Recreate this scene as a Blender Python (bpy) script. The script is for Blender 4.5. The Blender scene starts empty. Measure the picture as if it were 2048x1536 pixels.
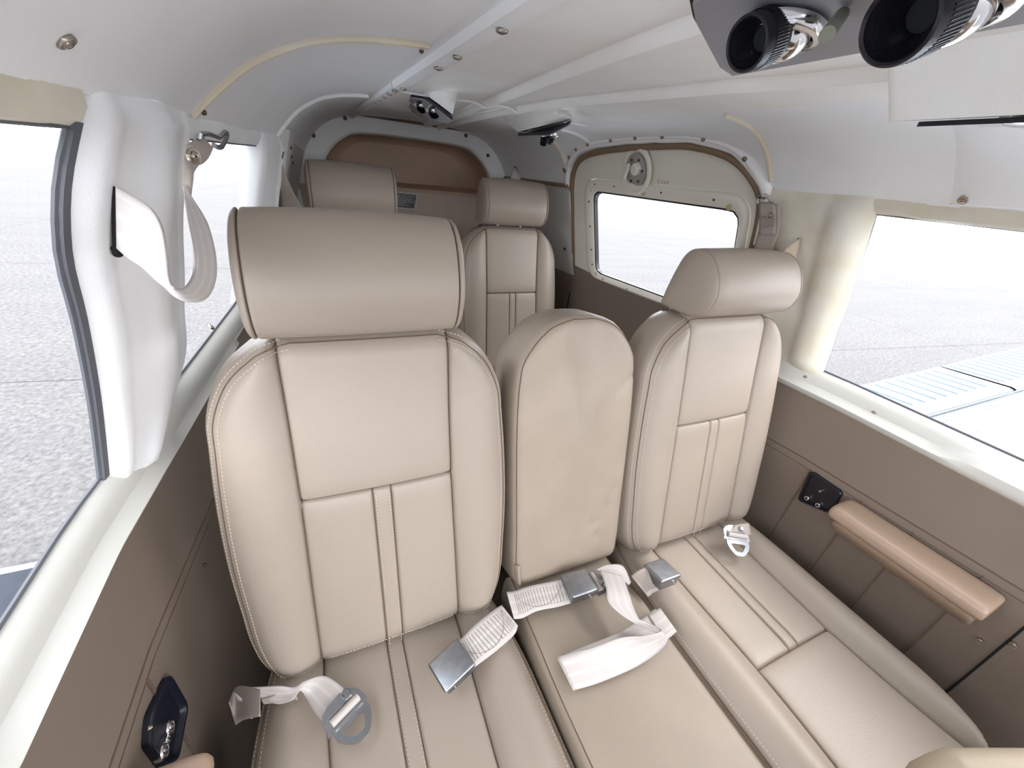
import bpy, bmesh, math, random
import numpy as np
from mathutils import Vector, Matrix, geometry
random.seed(4)
SC = bpy.context.scene
COL = SC.collection
R = math.radians

# ------------------------------------------------------------------ camera
cd = bpy.data.cameras.new('camera'); cam = bpy.data.objects.new('camera', cd); COL.objects.link(cam)
_m = [[0.90939, 0.10837, -0.40158], [-0.40431, 0.45702, -0.79225], [0.09767, 0.88283, 0.45943]]
cam.matrix_world = Matrix.Translation([-0.3767, -0.3994, 0.6883]) @ Matrix(_m).to_4x4()
cd.sensor_width = 36; cd.lens = 14.257; cd.clip_start = .02; cd.clip_end = 500
SC.camera = cam
# ------------------------------------------------------------------ sky, sun, exposure
w = bpy.data.worlds.new('sky'); SC.world = w; w.use_nodes = True
nt = w.node_tree; nt.nodes.clear()
bg = nt.nodes.new('ShaderNodeBackground'); wo = nt.nodes.new('ShaderNodeOutputWorld')
geo = nt.nodes.new('ShaderNodeNewGeometry'); sep = nt.nodes.new('ShaderNodeSeparateXYZ'); cr = nt.nodes.new('ShaderNodeValToRGB')
nt.links.new(geo.outputs['Incoming'], sep.inputs[0]); mp = nt.nodes.new('ShaderNodeMapRange')
mp.inputs[1].default_value = 1; mp.inputs[2].default_value = -1
nt.links.new(sep.outputs[2], mp.inputs[0]); nt.links.new(mp.outputs[0], cr.inputs[0])
cr.color_ramp.elements[0].position = .5; cr.color_ramp.elements[0].color = (1.0, 1.02, 1.06, 1)
cr.color_ramp.elements[1].position = .85; cr.color_ramp.elements[1].color = (.95, .97, 1, 1)
nt.links.new(cr.outputs[0], bg.inputs[0]); bg.inputs[1].default_value = 4.2
nt.links.new(bg.outputs[0], wo.inputs[0])
sd = bpy.data.lights.new('sun', 'SUN'); sd.energy = 1.9; sd.angle = R(24); sd.color = (1, .96, .91)
sun = bpy.data.objects.new('sun', sd); COL.objects.link(sun)
sun.rotation_euler = Vector((-.56, .12, -.80)).to_track_quat('-Z', 'Y').to_euler()
SC.view_settings.view_transform = 'Standard'; SC.view_settings.look = 'None'
SC.view_settings.gamma = 1; SC.view_settings.use_curve_mapping = False
SC.view_settings.exposure = .54
SC.cycles.diffuse_bounces = 8; SC.cycles.max_bounces = 12; SC.cycles.transparent_max_bounces = 12

# ------------------------------------------------------------------ materials
MATS = {}
def srgb(c): return tuple((x/255/12.92 if x/255 <= .04045 else ((x/255+.055)/1.055)**2.4) for x in c)+(1,)
def mat(name, c, rough=.6, metal=0, bump=0, bscale=400, var=0, vscale=6, c2=None, spec=.5, bdist=.001, coat=0):
    if name in MATS: return MATS[name]
    m = bpy.data.materials.new(name); m.use_nodes = True; n = m.node_tree; b = n.nodes['Principled BSDF']
    col = srgb(c); b.inputs['Base Color'].default_value = col; b.inputs['Roughness'].default_value = rough
    b.inputs['Metallic'].default_value = metal; b.inputs['Specular IOR Level'].default_value = spec
    if coat: b.inputs['Coat Weight'].default_value = coat
    tc = n.nodes.new('ShaderNodeTexCoord')
    if c2 is not None or var:
        no = n.nodes.new('ShaderNodeTexNoise'); no.inputs['Scale'].default_value = vscale; no.inputs['Detail'].default_value = 6
        n.links.new(tc.outputs['Object'], no.inputs['Vector'])
        rp = n.nodes.new('ShaderNodeValToRGB'); rp.color_ramp.elements[0].position = .38; rp.color_ramp.elements[1].position = .66
        rp.color_ramp.elements[0].color = srgb(c2) if c2 is not None else tuple(x*(1-var) for x in col[:3])+(1,)
        rp.color_ramp.elements[1].color = col
        n.links.new(no.outputs[0], rp.inputs[0]); n.links.new(rp.outputs[0], b.inputs['Base Color'])
    if bump:
        n2 = n.nodes.new('ShaderNodeTexNoise'); n2.inputs['Scale'].default_value = bscale; n2.inputs['Detail'].default_value = 3
        n.links.new(tc.outputs['Object'], n2.inputs['Vector'])
        bp = n.nodes.new('ShaderNodeBump'); bp.inputs['Strength'].default_value = bump; bp.inputs['Distance'].default_value = bdist
        n.links.new(n2.outputs[0], bp.inputs['Height']); n.links.new(bp.outputs[0], b.inputs['Normal'])
    MATS[name] = m; return m
LEATHER = mat('beige_leather', (154, 142, 130), .42, bump=.35, bscale=520, var=.05, vscale=5, spec=.4)
LEATHER2 = mat('beige_leather_worn', (153, 140, 126), .45, bump=.35, bscale=520, var=.10, vscale=9, spec=.4)
STITCH = mat('beige_thread', (200, 186, 168), .8)
WSTITCH = mat('grey_thread', (138, 128, 120), .8)
STITCHD = mat('taupe_thread', (120, 103, 88), .8)
SEAM = mat('seam_line_shade', (96, 78, 64), .9)  # dark seam lines; on the seats they paint in the grooves' shade
TAN = mat('taupe_vinyl', (122, 109, 98), .55, bump=.25, bscale=600, var=.04, spec=.35)
TAN2 = mat('armrest_leather', (158, 136, 118), .38, bump=.25, bscale=600, spec=.5)
CREAM = mat('white_vinyl_headliner', (246, 247, 249), .6, bump=.3, bscale=700, var=.05, vscale=4, spec=.3)
CREAMW = mat('cream_plastic', (206, 206, 200), .38, bump=.1, bscale=300, var=.05, vscale=7, spec=.5)
PANELC = mat('stained_fabric', (247, 247, 246), .75, bump=.3, bscale=300, c2=(242, 240, 236), vscale=9, spec=.2)
STAIN = mat('yellowed_vinyl', (228, 226, 218), .5, bump=.2, bscale=300, c2=(214, 207, 188), vscale=9, spec=.4)
PIPING = mat('ivory_piping', (230, 222, 206), .5, c2=(220, 208, 186), vscale=12)
DOORC = mat('ivory_door_paint', (232, 228, 216), .42, var=.06, vscale=5)
BROWN = mat('brown_vinyl', (196, 172, 152), .6, bump=.3, bscale=300, var=.08)
SEALB = mat('brown_door_seal', (128, 106, 84), .6)
GREYP = mat('grey_white_panel', (206, 205, 203), .55, bump=.2, bscale=400, var=.04)
BLACK = mat('black_plastic', (22, 22, 30), .35, bump=.2, bscale=500)
BLACKM = mat('black_void', (8, 8, 9), .8)
NAVY = mat('dark_blue_plastic', (22, 26, 42), .4, bump=.3, bscale=300, var=.2, vscale=30)
CHROME = mat('chrome', (225, 225, 228), .12, 1, var=.08, vscale=60)
STEEL = mat('brushed_steel', (164, 166, 170), .34, 1, bump=.1, bscale=300, c2=(150, 152, 156), vscale=40)
STEELW = mat('worn_plated_steel', (160, 164, 170), .36, 1, bump=.1, bscale=500, c2=(148, 152, 158), vscale=90)
SCREW = mat('screw_steel', (170, 160, 148), .3, 1)
SCREWD = mat('dark_screw', (92, 76, 68), .4, .7)
SILVER = mat('silver_plate', (150, 150, 156), .5, .3, bump=.1, bscale=600)
GASK = mat('grey_rubber', (86, 88, 94), .6)
FLOORM = mat('dark_carpet', (70, 60, 52), .95, bump=.5, bscale=500, var=.3, vscale=100)
WINGM = mat('white_wing_paint', (184, 192, 200), .35, var=.02)
WINGL = mat('pale_blue_bead', (78, 102, 124), .4)
WALKM = mat('blue_grey_walkway', (44, 50, 60), .9, bump=.4, bscale=80, var=.2, vscale=30)
DARKG = mat('rivet_grey', (88, 106, 122), .5)
def web_mat():
    m = bpy.data.materials.new('white_webbing'); m.use_nodes = True; n = m.node_tree; b = n.nodes['Principled BSDF']
    b.inputs['Roughness'].default_value = .55; b.inputs['Sheen Weight'].default_value = .2
    tc = n.nodes.new('ShaderNodeTexCoord'); sp = n.nodes.new('ShaderNodeSeparateXYZ'); n.links.new(tc.outputs['UV'], sp.inputs[0])
    mu = n.nodes.new('ShaderNodeMath'); mu.operation = 'MULTIPLY'; mu.inputs[1].default_value = 3*2*math.pi
    si = n.nodes.new('ShaderNodeMath'); si.operation = 'SINE'; n.links.new(sp.outputs[1], mu.inputs[0]); n.links.new(mu.outputs[0], si.inputs[0])
    rp = n.nodes.new('ShaderNodeValToRGB'); rp.color_ramp.elements[0].position = .45; rp.color_ramp.elements[1].position = .55
    rp.color_ramp.elements[0].color = srgb((181, 174, 170)); rp.color_ramp.elements[1].color = srgb((190, 184, 181))
    n.links.new(si.outputs[0], rp.inputs[0]); n.links.new(rp.outputs[0], b.inputs['Base Color'])
    wv = n.nodes.new('ShaderNodeTexNoise'); wv.inputs['Scale'].default_value = 900
    n.links.new(tc.outputs['Object'], wv.inputs[0])
    bp = n.nodes.new('ShaderNodeBump'); bp.inputs['Strength'].default_value = .35; bp.inputs['Distance'].default_value = .0006
    n.links.new(wv.outputs[0], bp.inputs['Height']); n.links.new(bp.outputs[0], b.inputs['Normal'])
    return m
WEB = web_mat()
WEBT = mat('greyish_webbing', (166, 155, 147), .6, bump=.4, bscale=900)
def glass_mat():
    m = bpy.data.materials.new('clear_acrylic'); m.use_nodes = True; n = m.node_tree; n.nodes.clear()
    o = n.nodes.new('ShaderNodeOutputMaterial'); mx = n.nodes.new('ShaderNodeMixShader'); t = n.nodes.new('ShaderNodeBsdfTransparent')
    g = n.nodes.new('ShaderNodeBsdfGlossy'); g.inputs['Roughness'].default_value = .02; t.inputs[0].default_value = (.97, .98, 1, 1)
    lw = n.nodes.new('ShaderNodeLayerWeight'); lw.inputs[0].default_value = .02
    lm = n.nodes.new('ShaderNodeMath'); lm.operation = 'MULTIPLY'; lm.inputs[1].default_value = .25; n.links.new(lw.outputs[1], lm.inputs[0]); n.links.new(lm.outputs[0], mx.inputs[0]); n.links.new(t.outputs[0], mx.inputs[1]); n.links.new(g.outputs[0], mx.inputs[2]); n.links.new(mx.outputs[0], o.inputs[0])
    return m
GLASS = glass_mat()
def concrete_mat():
    m = bpy.data.materials.new('pale_concrete'); m.use_nodes = True; n = m.node_tree; b = n.nodes['Principled BSDF']
    b.inputs['Roughness'].default_value = .9
    tc = n.nodes.new('ShaderNodeTexCoord')
    a = n.nodes.new('ShaderNodeTexNoise'); a.inputs['Scale'].default_value = 22; a.inputs['Detail'].default_value = 9; a.inputs['Roughness'].default_value = .75
    c = n.nodes.new('ShaderNodeTexNoise'); c.inputs['Scale'].default_value = 1.1; c.inputs['Detail'].default_value = 6
    n.links.new(tc.outputs['Object'], a.inputs[0])
    mg = n.nodes.new('ShaderNodeMapping'); mg.inputs['Scale'].default_value = (.5, 1.6, 1); mg.inputs['Rotation'].default_value = (0, 0, .35)
    n.links.new(tc.outputs['Object'], mg.inputs[0]); n.links.new(mg.outputs[0], c.inputs[0])
    r1 = n.nodes.new('ShaderNodeValToRGB'); r1.color_ramp.elements[0].position = .3; r1.color_ramp.elements[1].position = .72
    r1.color_ramp.elements[0].color = srgb(CONC1); r1.color_ramp.elements[1].color = srgb(CONC2)
    n.links.new(a.outputs[0], r1.inputs[0])
    r2 = n.nodes.new('ShaderNodeValToRGB'); r2.color_ramp.elements[0].position = .3; r2.color_ramp.elements[1].position = .7
    r2.color_ramp.elements[0].color = (.88, .88, .9, 1); r2.color_ramp.elements[1].color = (1, 1, 1, 1)
    n.links.new(c.outputs[0], r2.inputs[0])
    mx = n.nodes.new('ShaderNodeMix'); mx.data_type = 'RGBA'; mx.blend_type = 'MULTIPLY'; mx.inputs[0].default_value = 1
    n.links.new(r1.outputs[0], mx.inputs[6]); n.links.new(r2.outputs[0], mx.inputs[7])
    br = n.nodes.new('ShaderNodeTexBrick'); br.offset = 0; br.inputs['Scale'].default_value = 1
    br.inputs['Brick Width'].default_value = 6.1; br.inputs['Row Height'].default_value = 4.6; br.inputs['Mortar Size'].default_value = .012; br.inputs['Mortar Smooth'].default_value = .3
    br.inputs['Color1'].default_value = br.inputs['Color2'].default_value = (1, 1, 1, 1); br.inputs['Mortar'].default_value = (.42, .42, .44, 1)
    mb = n.nodes.new('ShaderNodeMapping'); mb.inputs['Rotation'].default_value = (0, 0, .12); mb.inputs['Location'].default_value = (1.9, .6, 0)
    n.links.new(tc.outputs['Object'], mb.inputs[0]); n.links.new(mb.outputs[0], br.inputs[0])
    m3 = n.nodes.new('ShaderNodeMix'); m3.data_type = 'RGBA'; m3.blend_type = 'MULTIPLY'; m3.inputs[0].default_value = 1
    n.links.new(mx.outputs[2], m3.inputs[6]); n.links.new(br.outputs[0], m3.inputs[7]); n.links.new(m3.outputs[2], b.inputs['Base Color'])
    return m
CONC1, CONC2 = (56, 56, 56), (112, 110, 110)
CONC = concrete_mat()

# ------------------------------------------------------------------ helpers
def obj(name, V, F, m, parent=None, smooth=True, sharp=40, uv=None):
    me = bpy.data.meshes.new(name); me.from_pydata([tuple(map(float, v)) for v in V], [], [tuple(int(i) for i in f) for f in F])
    me.materials.append(m); me.validate()
    if uv is not None:
        ul = me.uv_layers.new(name='UVMap')
        for l in me.loops: ul.data[l.index].uv = uv[l.vertex_index]
    if smooth:
        me.shade_smooth(); me.set_sharp_from_angle(angle=R(sharp))
    o = bpy.data.objects.new(name, me); COL.objects.link(o)
    if parent is not None: o.parent = parent
    return o
def fixn(o):
    bm = bmesh.new(); bm.from_mesh(o.data); bmesh.ops.recalc_face_normals(bm, faces=bm.faces); bm.to_mesh(o.data); bm.free(); return o
def struct(o): o['kind'] = 'structure'; return o
def tag(o, label, cat, group=None, kind=None):
    o['label'] = label; o['category'] = cat
    if group: o['group'] = group
    if kind: o['kind'] = kind
    return o
def thing(name, label, cat, loc=(0, 0, 0), group=None):
    o = bpy.data.objects.new(name, None); o.empty_display_size = .05; COL.objects.link(o); o.location = loc
    return tag(o, label, cat, group)
class MB:
    def __init__(s): s.V = []; s.F = []
    def add(s, V, F):
        k = len(s.V); s.V += [tuple(v) for v in V]; s.F += [tuple(i+k for i in f) for f in F]; return s
    def grid(s, G, close_u=False, close_v=False):
        nu, nv = len(G), len(G[0]); F = []
        for i in range(nu if close_u else nu-1):
            for j in range(nv if close_v else nv-1):
                a, b = i, (i+1) % nu; c, d = j, (j+1) % nv
                F.append((a*nv+c, b*nv+c, b*nv+d, a*nv+d))
        return s.add([p for r in G for p in r], F)
    def tube(s, P, r, n=8, caps=True):
        P = [Vector(p) for p in P]; rr = r if isinstance(r, (list, tuple)) else [r]*len(P)
        t0 = (P[1]-P[0]).normalized(); up = Vector((0, 0, 1)) if abs(t0.z) < .9 else Vector((1, 0, 0))
        nn = t0.cross(up).normalized(); G = []
        for i, p in enumerate(P):
            t = (P[min(i+1, len(P)-1)]-P[max(i-1, 0)]).normalized(); nn = (nn-t*nn.dot(t)).normalized(); b = t.cross(nn)
            G.append([p+(nn*math.cos(2*math.pi*k/n)+b*math.sin(2*math.pi*k/n))*rr[i] for k in range(n)])
        k0 = len(s.V); s.grid(G, close_v=True)
        if caps: s.F.append(tuple(range(k0, k0+n))); s.F.append(tuple(range(k0+(len(P)-1)*n, k0+len(P)*n))[::-1])
        return s
    def lathe(s, prof, n=32, M=None):
        G = [[(r*math.cos(2*math.pi*k/n), r*math.sin(2*math.pi*k/n), z) for k in range(n)] for r, z in prof]
        if M is not None: G = [[tuple(M @ Vector(p)) for p in r_] for r_ in G]
        return s.grid(G, close_v=True)
    def box(s, M, sx, sy, sz, bev=.0, seg=3):
        bm = bmesh.new(); bmesh.ops.create_cube(bm, size=1)
        for v in bm.verts: v.co = Vector((v.co.x*sx, v.co.y*sy, v.co.z*sz))
        if bev: bmesh.ops.bevel(bm, geom=bm.edges[:], offset=bev, segments=seg, profile=.5, affect='EDGES')
        bm.verts.ensure_lookup_table(); bm.verts.index_update()
        s.add([tuple(M @ v.co) for v in bm.verts], [[v.index for v in f.verts] for f in bm.faces]); bm.free(); return s
    def plate(s, M, outer, holes, t, bev=0):
        loops = [outer]+holes; tess = geometry.tessellate_polygon([[Vector((x, y, 0)) for x, y in l] for l in loops])
        flat = [p for l in loops for p in l]; n = len(flat)
        V = [M @ Vector((x, y, t/2)) for x, y in flat]+[M @ Vector((x, y, -t/2)) for x, y in flat]
        F = [tuple(f) for f in tess]+[tuple(i+n for i in f[::-1]) for f in tess]; k = 0
        for l in loops:
            for i in range(len(l)):
                a, b = k+i, k+(i+1) % len(l); F.append((a, b, b+n, a+n))
            k += len(l)
        return s.add([tuple(v) for v in V], F)
    def build(s, name, m, parent=None, smooth=True, sharp=40, fix=True):
        o = obj(name, s.V, s.F, m, parent, smooth, sharp)
        return fixn(o) if fix else o
def frame(c, d, up=(0, 0, 1)):            # matrix: x towards d, z close to up
    c, d = Vector(c), Vector(d); x = (d-c).normalized(); z = Vector(up); y = z.cross(x).normalized(); z = x.cross(y)
    return Matrix.Translation(c) @ Matrix((x, y, z)).transposed().to_4x4()
def cr_spline(P, n, closed=False):
    P = [np.array(p, float) for p in P]; out = []; m = len(P); segs = m if closed else m-1
    for q in range(n):
        t = q/(n if closed else n-1)*segs; i = min(int(t), segs-1); f = t-i
        g = (lambda k: P[k % m]) if closed else (lambda k: P[max(0, min(m-1, k))])
        a, b, c, d = g(i-1), g(i), g(i+1), g(i+2)
        out.append(.5*(2*b+(c-a)*f+(2*a-5*b+4*c-d)*f*f+(3*b-a-3*c+d)*f**3))
    return out
def npint(x, pts):
    return float(np.interp(x, [a for a, b in pts], [b for a, b in pts]))
def smooth_fn(pts):
    xs = np.array([a for a, b in pts]); ys = np.array([b for a, b in pts]); d = np.gradient(ys, xs)
    def f(x):
        x = np.clip(np.asarray(x, float), xs[0], xs[-1]); i = np.clip(np.searchsorted(xs, x)-1, 0, len(xs)-2)
        h = xs[i+1]-xs[i]; t = (x-xs[i])/h
        return (2*t**3-3*t**2+1)*ys[i]+(t**3-2*t**2+t)*h*d[i]+(-2*t**3+3*t**2)*ys[i+1]+(t**3-t**2)*h*d[i+1]
    return f
_screw = {}
def screw(p, nrm, r, m, parent, name='screw'):
    key = (m.name, round(r, 4))
    M = Vector(nrm).normalized().to_track_quat('Z', 'Y').to_matrix().to_4x4()
    if key not in _screw:
        b = MB(); b.lathe([(r, -.001), (r, .0004), (r*.92, .0012), (r*.62, .0010), (r*.6, .0016), (r*.35, .0024), (r*.16, .0022), (r*.1, .0006), (.00001, .0004)], 14)
        o = b.build(name, m, parent); _screw[key] = o.data
    else:
        o = bpy.data.objects.new(name, _screw[key]); COL.objects.link(o); o.parent = parent
    o.matrix_local = Matrix.Translation(p) @ M
    return o

# ---- the cabin's cross-section: half width and headliner profile at station y (metres, y runs aft) ----
def taper(y): return .1*y if y > 0 else .02*y
def sill(y): return .372+.035*y
def half(y, z):
    if z < .33: return .600-taper(y)
    return .605-taper(y)-.265*(z-.37)
U_ = [1,.903,.758,.565,.371,.177,0]
W_ = [0,.244,.546,.79,.916,.975,1]
ARCH = [(.222,.700),(.235,.722),(.280,.758),(.350,.785),(.448,.799),(.628,.797),(.773,.790),(.865,.772),(.908,.746),(.930,.712)]
def lerp(x, xs, ys):
    if x <= xs[0]: return ys[0]
    for i in range(1, len(xs)):
        if x <= xs[i]:
            t = (x-xs[i-1])/(xs[i]-xs[i-1]); return ys[i-1]+t*(ys[i]-ys[i-1])
    return ys[-1]
def rear_t(y): return 0 if y < .95 else min(1, (y-.95)/.43)
def base_z(s, y):
    if s > 0 and .222 < y < .930: return lerp(y, [a for a, b in ARCH], [b for a, b in ARCH])
    return .708-.035*rear_t(y)
def inner_c(s, y):
    if s < 0: return .195+.03*max(0, y)/1.38, .825-.012*max(0, y)/1.38
    return lerp(y, [.6, 1.38], [.30, .22]), .819-.006*max(0, y)/1.38
def head_pt(s, y, k, off=0):      # k in 0..6 along the profile (float), outward 'off'
    zb = base_z(s, y); xb = half(y, zb); xc, zc = inner_c(s, y)
    i = min(5, int(k)); f = k-i
    def cm(A):
        b, c = A[i], A[i+1]; a = A[i-1] if i > 0 else 2*b-c; d = A[i+2] if i < 5 else 2*c-b
        return .5*(2*b+(c-a)*f+(2*a-5*b+4*c-d)*f*f+(3*b-a-3*c+d)*f**3)
    u = cm(U_); w = cm(W_); q = .28*rear_t(y); w = w*(1-q)+(1-u)*q
    return (s*(xc+u*(xb-xc)+off*u), y, zb+w*(zc-zb)+off*w)
def top_z(x, y):                  # headliner height over a point (1.0 outside)
    s = 1 if x > 0 else -1
    xc, zc = inner_c(s, y); zb = base_z(s, y); xb = half(y, zb); a = abs(x)
    if a <= xc: return zc+.008*(1-(a/xc)**2)
    u = (a-xc)/(xb-xc)
    if u > 1: return -1
    us = U_[::-1]; ws = W_[::-1]
    return zb+lerp(u, us, ws)*(zc-zb)
def inside(p):
    x, y, z = p; s = 1 if x > 0 else -1
    if z < base_z(s, y): return abs(x) < half(y, z)
    return z < top_z(x, y)

def wpt(s, y, z, off=0):                  # a point on the side wall, 'off' metres inwards
    return (s*(half(y, z)-off), y, z)
# ================================================================== THE PLACE OUTSIDE
g = MB(); g.grid([[(x, y, -1.45) for y in (-60, 200)] for x in (-150, 150)])
struct(g.build('ground', CONC, smooth=False))
wing = thing('wing', 'white wing with ribbed aileron and rivet rows outside the right window', 'wing', (1.2, -.5, -.47))
def wq(s, x, y, z=0): return (s*x-1.2, y+.5, z)
b = MB(); Wz = -.47
prof = [(-1.3, -.10), (-1.0, .0), (-.4, .035), (.1, .02), (.50, 0)]
def wing_mesh(s, ox, oy, oz, x0, x1, te):
    b = MB(); G = []
    for x in np.linspace(x0, x1, 12):
        row = [(s*x-ox, y-oy, z+.10*(x-x0)/6*0) for y, z in prof]+[(s*x-ox, .5-oy, -.03), (s*x-ox, -.4-oy, -.16), (s*x-ox, -1.3-oy, -.10)]
        G.append(row)
    return b.grid(G)
wing_mesh(1, 1.2, -.5, Wz, .64, 9, 0).build('wing_skin', WINGM, wing, sharp=25)
def flap(s, x0, x1, ox, oy, parent, mtl=WINGM, beads=True):
    b = MB(); y0, y1 = .535, .96+.0
    G = []
    for x in np.linspace(x0, x1, 3):
        G.append([(s*x-ox, y0-oy, -.03), (s*x-ox, y0-oy, .004), (s*x-ox, y0+.03-oy, .012), (s*x-ox, y1-oy+.035*(x-3), -.012), (s*x-ox, y1-oy+.035*(x-3), -.02), (s*x-ox, y0-oy, -.035)])
    o = b.grid(G).build('aileron' if mtl is WINGM else 'flap', mtl, parent, sharp=20)
    x = x0+.08
    while beads and x < x1-.05:
        e = MB(); e.tube([(s*x-ox, y0+.10-oy, .012), (s*x-ox, .93-oy+.035*(x-3), -.008)], .006, 6); e.build('stiffening_bead', WINGL, o); x += .165
    return o
flap(1, .7, 4.62, 1.2, -.5, wing); flap(1, 4.68, 9, 1.2, -.5, wing)
b = MB()
for yy, st in ((.49, .05), (.44, .05), (.30, .12)):
    x = 1.0
    while x < 8.5:
        b.lathe([(.00001, .004), (.008, .003), (.009, -.002)], 6, Matrix.Translation(wq(1, x, yy, npint(yy, prof)+.001))); x += st
for xx in (4.0, 5.4, 6.6):
    for k in range(12): b.lathe([(.00001, .003), (.006, .002), (.007, -.002)], 6, Matrix.Translation(wq(1, xx, .40-k*.07, npint(.40-k*.07, prof)+.001)))
rv = b.build('rivets', DARKG, wing); rv['kind'] = 'stuff'
b = MB(); b.tube([wq(1, .7, .518, .004), wq(1, 9, .518, .004)], .006, 6); b.build('hinge_gap', WINGL, wing)
wing.location = (1.2, -.5, -.47)
lw = thing('wing', 'white wing edge with dark walkway outside the left window', 'wing', (-1.2, -.5, -.47))
wing_mesh(-1, -1.2, -.5, 0, .64, 6, 0).build('wing_skin', WINGM, lw, sharp=25)
b = MB(); b.grid([[(-x+1.2, y+.5, npint(y, prof)+.003) for y in (-.9, -.4, .1, .47)] for x in (.66, 1.24)]); b.grid([[(-x+1.2, y+.5, z) for y, z in ((.475, .006), (.54, .034), (.70, .030), (.84, .022))] for x in (.70, 1.7)]); b.build('walkway', WALKM, lw)
flap(-1, .7, 4.6, -1.2, -.5, lw, beads=False)

# ================================================================== CABIN SHELL
Y0, Y1 = -1.15, 1.38
YS = list(np.linspace(Y0, Y1, 60))
def strip(name, m, s, y0, y1, prof, n=24, parent=None):
    """prof(y) -> list of (inward offset, z)"""
    b = MB(); b.grid([[wpt(s, y, z, o) for o, z in prof(y)] for y in np.linspace(y0, y1, n)]); return b.build(name, m, parent)
def lowwall(name, s, y0, y1, ztop, m=TAN):
    return strip(name, m, s, y0, y1, lambda y: [(0, -.40), (0, .0), (0, .15), (0.002, .166), (-.0, .174), (0, .20), (0, ztop(y))], 40)
wl = struct(lowwall('wall_left', -1, -.62, Y1, lambda y: sill(y)-.03))
wr = struct(lowwall('wall_right', 1, Y0, .245, lambda y: sill(y)-.03))
# panel pleats with cross stitching on the lower walls
def pleats(s, parent):
    b = MB(); c = MB()
    for y, yb in ((-.03, -.02), (-.135, -.125), (-.225, -.22), (-.325, -.32)):
        P = [wpt(s, y+(yb-y)*k/12, .155-.26*k/12, .0006) for k in range(13)]; b.tube(P, .0011, 6)
        for k in range(60):
            q = np.array(wpt(s, y+(yb-y)*k/60, .150-.25*k/60, .0014)); a = .0035
            c.tube([q+np.array((0, -a, .001)), q+np.array((0, a, -.001))], .0005, 4, caps=False)
    b.tube([wpt(s, y, .170-.004*0, .0006) for y in np.linspace(-.39, .24, 30)], .0016, 6)
    b.tube([wpt(s, y, .152, .0006) for y in np.linspace(-.39, .24, 30)], .0008, 6)
    b.build('panel_seams', SEAM, parent)
    o = c.build('cross_stitching', STITCHD, parent); o['kind'] = 'stuff'
pleats(1, wr); pleats(-1, wl)
b = MB(); b.grid([[wpt(1, -.389-.012*0, z, .0015-.001*k) for k in (0, 1)] for z in (-.3, .1)])
b = MB(); b.tube([wpt(1, -.395+.10*max(0, (.12-z))*0+(.02*(.12-z)), z, .0) for z in np.linspace(.135, -.35, 20)], .0018, 6); b.build('door_gap', BLACKM, wr)
for p in [(0.6055,-0.3738,0.0445),(0.6060,-0.4007,0.0764)]: screw(p, (-1, 0, .1), .0055, SCREW, wr)
for p in [(-0.5829,0.1507,0.1179)]: screw(p, (1, 0, .1), .003, SCREWD, wl)

# sills
def sill_prof(y):
    z = sill(y); return [(-.022, z+.001), (-.012, z+.002), (-.002, z-.003), (.012, z-.018), (.017, z-.035), (.016, z-.048), (.009, z-.060), (-.004, z-.066)]
t1 = struct(strip('trim_1', CREAMW, -1, -.62, .84, lambda y: [(-.0045, sill(y)-.002)]+sill_prof(y)[2:], 50))
t2 = struct(strip('trim_2', CREAMW, 1, Y0, .235, lambda y: [(-.0055, sill(y)-.002)]+sill_prof(y)[2:], 40))
for p in [(-0.6049,-0.0476,0.3210)]: screw(p, (1, 0, .7), .0075, SCREW, t1)
screw((-0.5437,0.3514,0.4236), (1, 0, .7), .005, SCREW, t1)
for p in [(0.6016,-0.0756,0.3396),(0.6071,-0.2152,0.3292)]: screw(p, (-1, 0, .7), .006, SCREW, t2)
screw((0.5919,0.0637,0.3501), (-1, 0, .9), .005, SCREW, t2)

PF = smooth_fn([(.33, .063), (.40, .055), (.47, .045), (.55, .027), (.61, .010), (.65, .013), (.69, .030), (.72, .045)])
PR = smooth_fn([(.30, .13), (.34, .165), (.38, .225), (.42, .265), (.50, .25), (.58, .236), (.68, .236), (.72, .24)])
# windows
def window(n, s, y0, y1, z1=.687, off=-.016, edge=None):
    z0 = lambda y: sill(y)-.002
    ye = edge or (lambda z: y1)
    G = [[wpt(s, y0+(ye(z0(y)+(z1-z0(y))*k/12)-y0)*(y-y0)/(y1-y0), z0(y)+(z1-z0(y))*k/12, off-.002) for k in range(13)] for y in np.linspace(y0, y1, 20)]
    o = struct(MB().grid(G).build('window_%d' % n, GLASS))
    L = [wpt(s, y, z0(y)+.001, off) for y in np.linspace(y0, ye(.372), 20)]+[wpt(s, ye(z0(y1)+(z1-z0(y1))*k/16), z0(y1)+(z1-z0(y1))*k/16, off) for k in range(1, 17)]
    T = [wpt(s, y, z1, off) for y in np.linspace(ye(z1), y0, 20)][1:]+[wpt(s, y0, z1-(z1-z0(y0))*k/6, off) for k in range(1, 7)]
    MB().tube(L+T, .0022, 6).build('rubber_seal', GASK, o)
    return o
w1 = window(1, -1, -.62, .035, off=-.004, edge=lambda z: float(PF(z))-.006); w3 = window(3, 1, Y0, .047, off=-.005); w2 = window(2, -1, .235, .66, off=-.004)
# the grey seal beside the left pillar
G = [[wpt(-1, float(PF(z))+d, z, o) for d, o in ((-.0062, -.003), (-.006, .0005), (.002, .001))] for z in np.linspace(.370, .69, 24)]
MB().grid(G).build('rubber_strip', GASK, w1)
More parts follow.
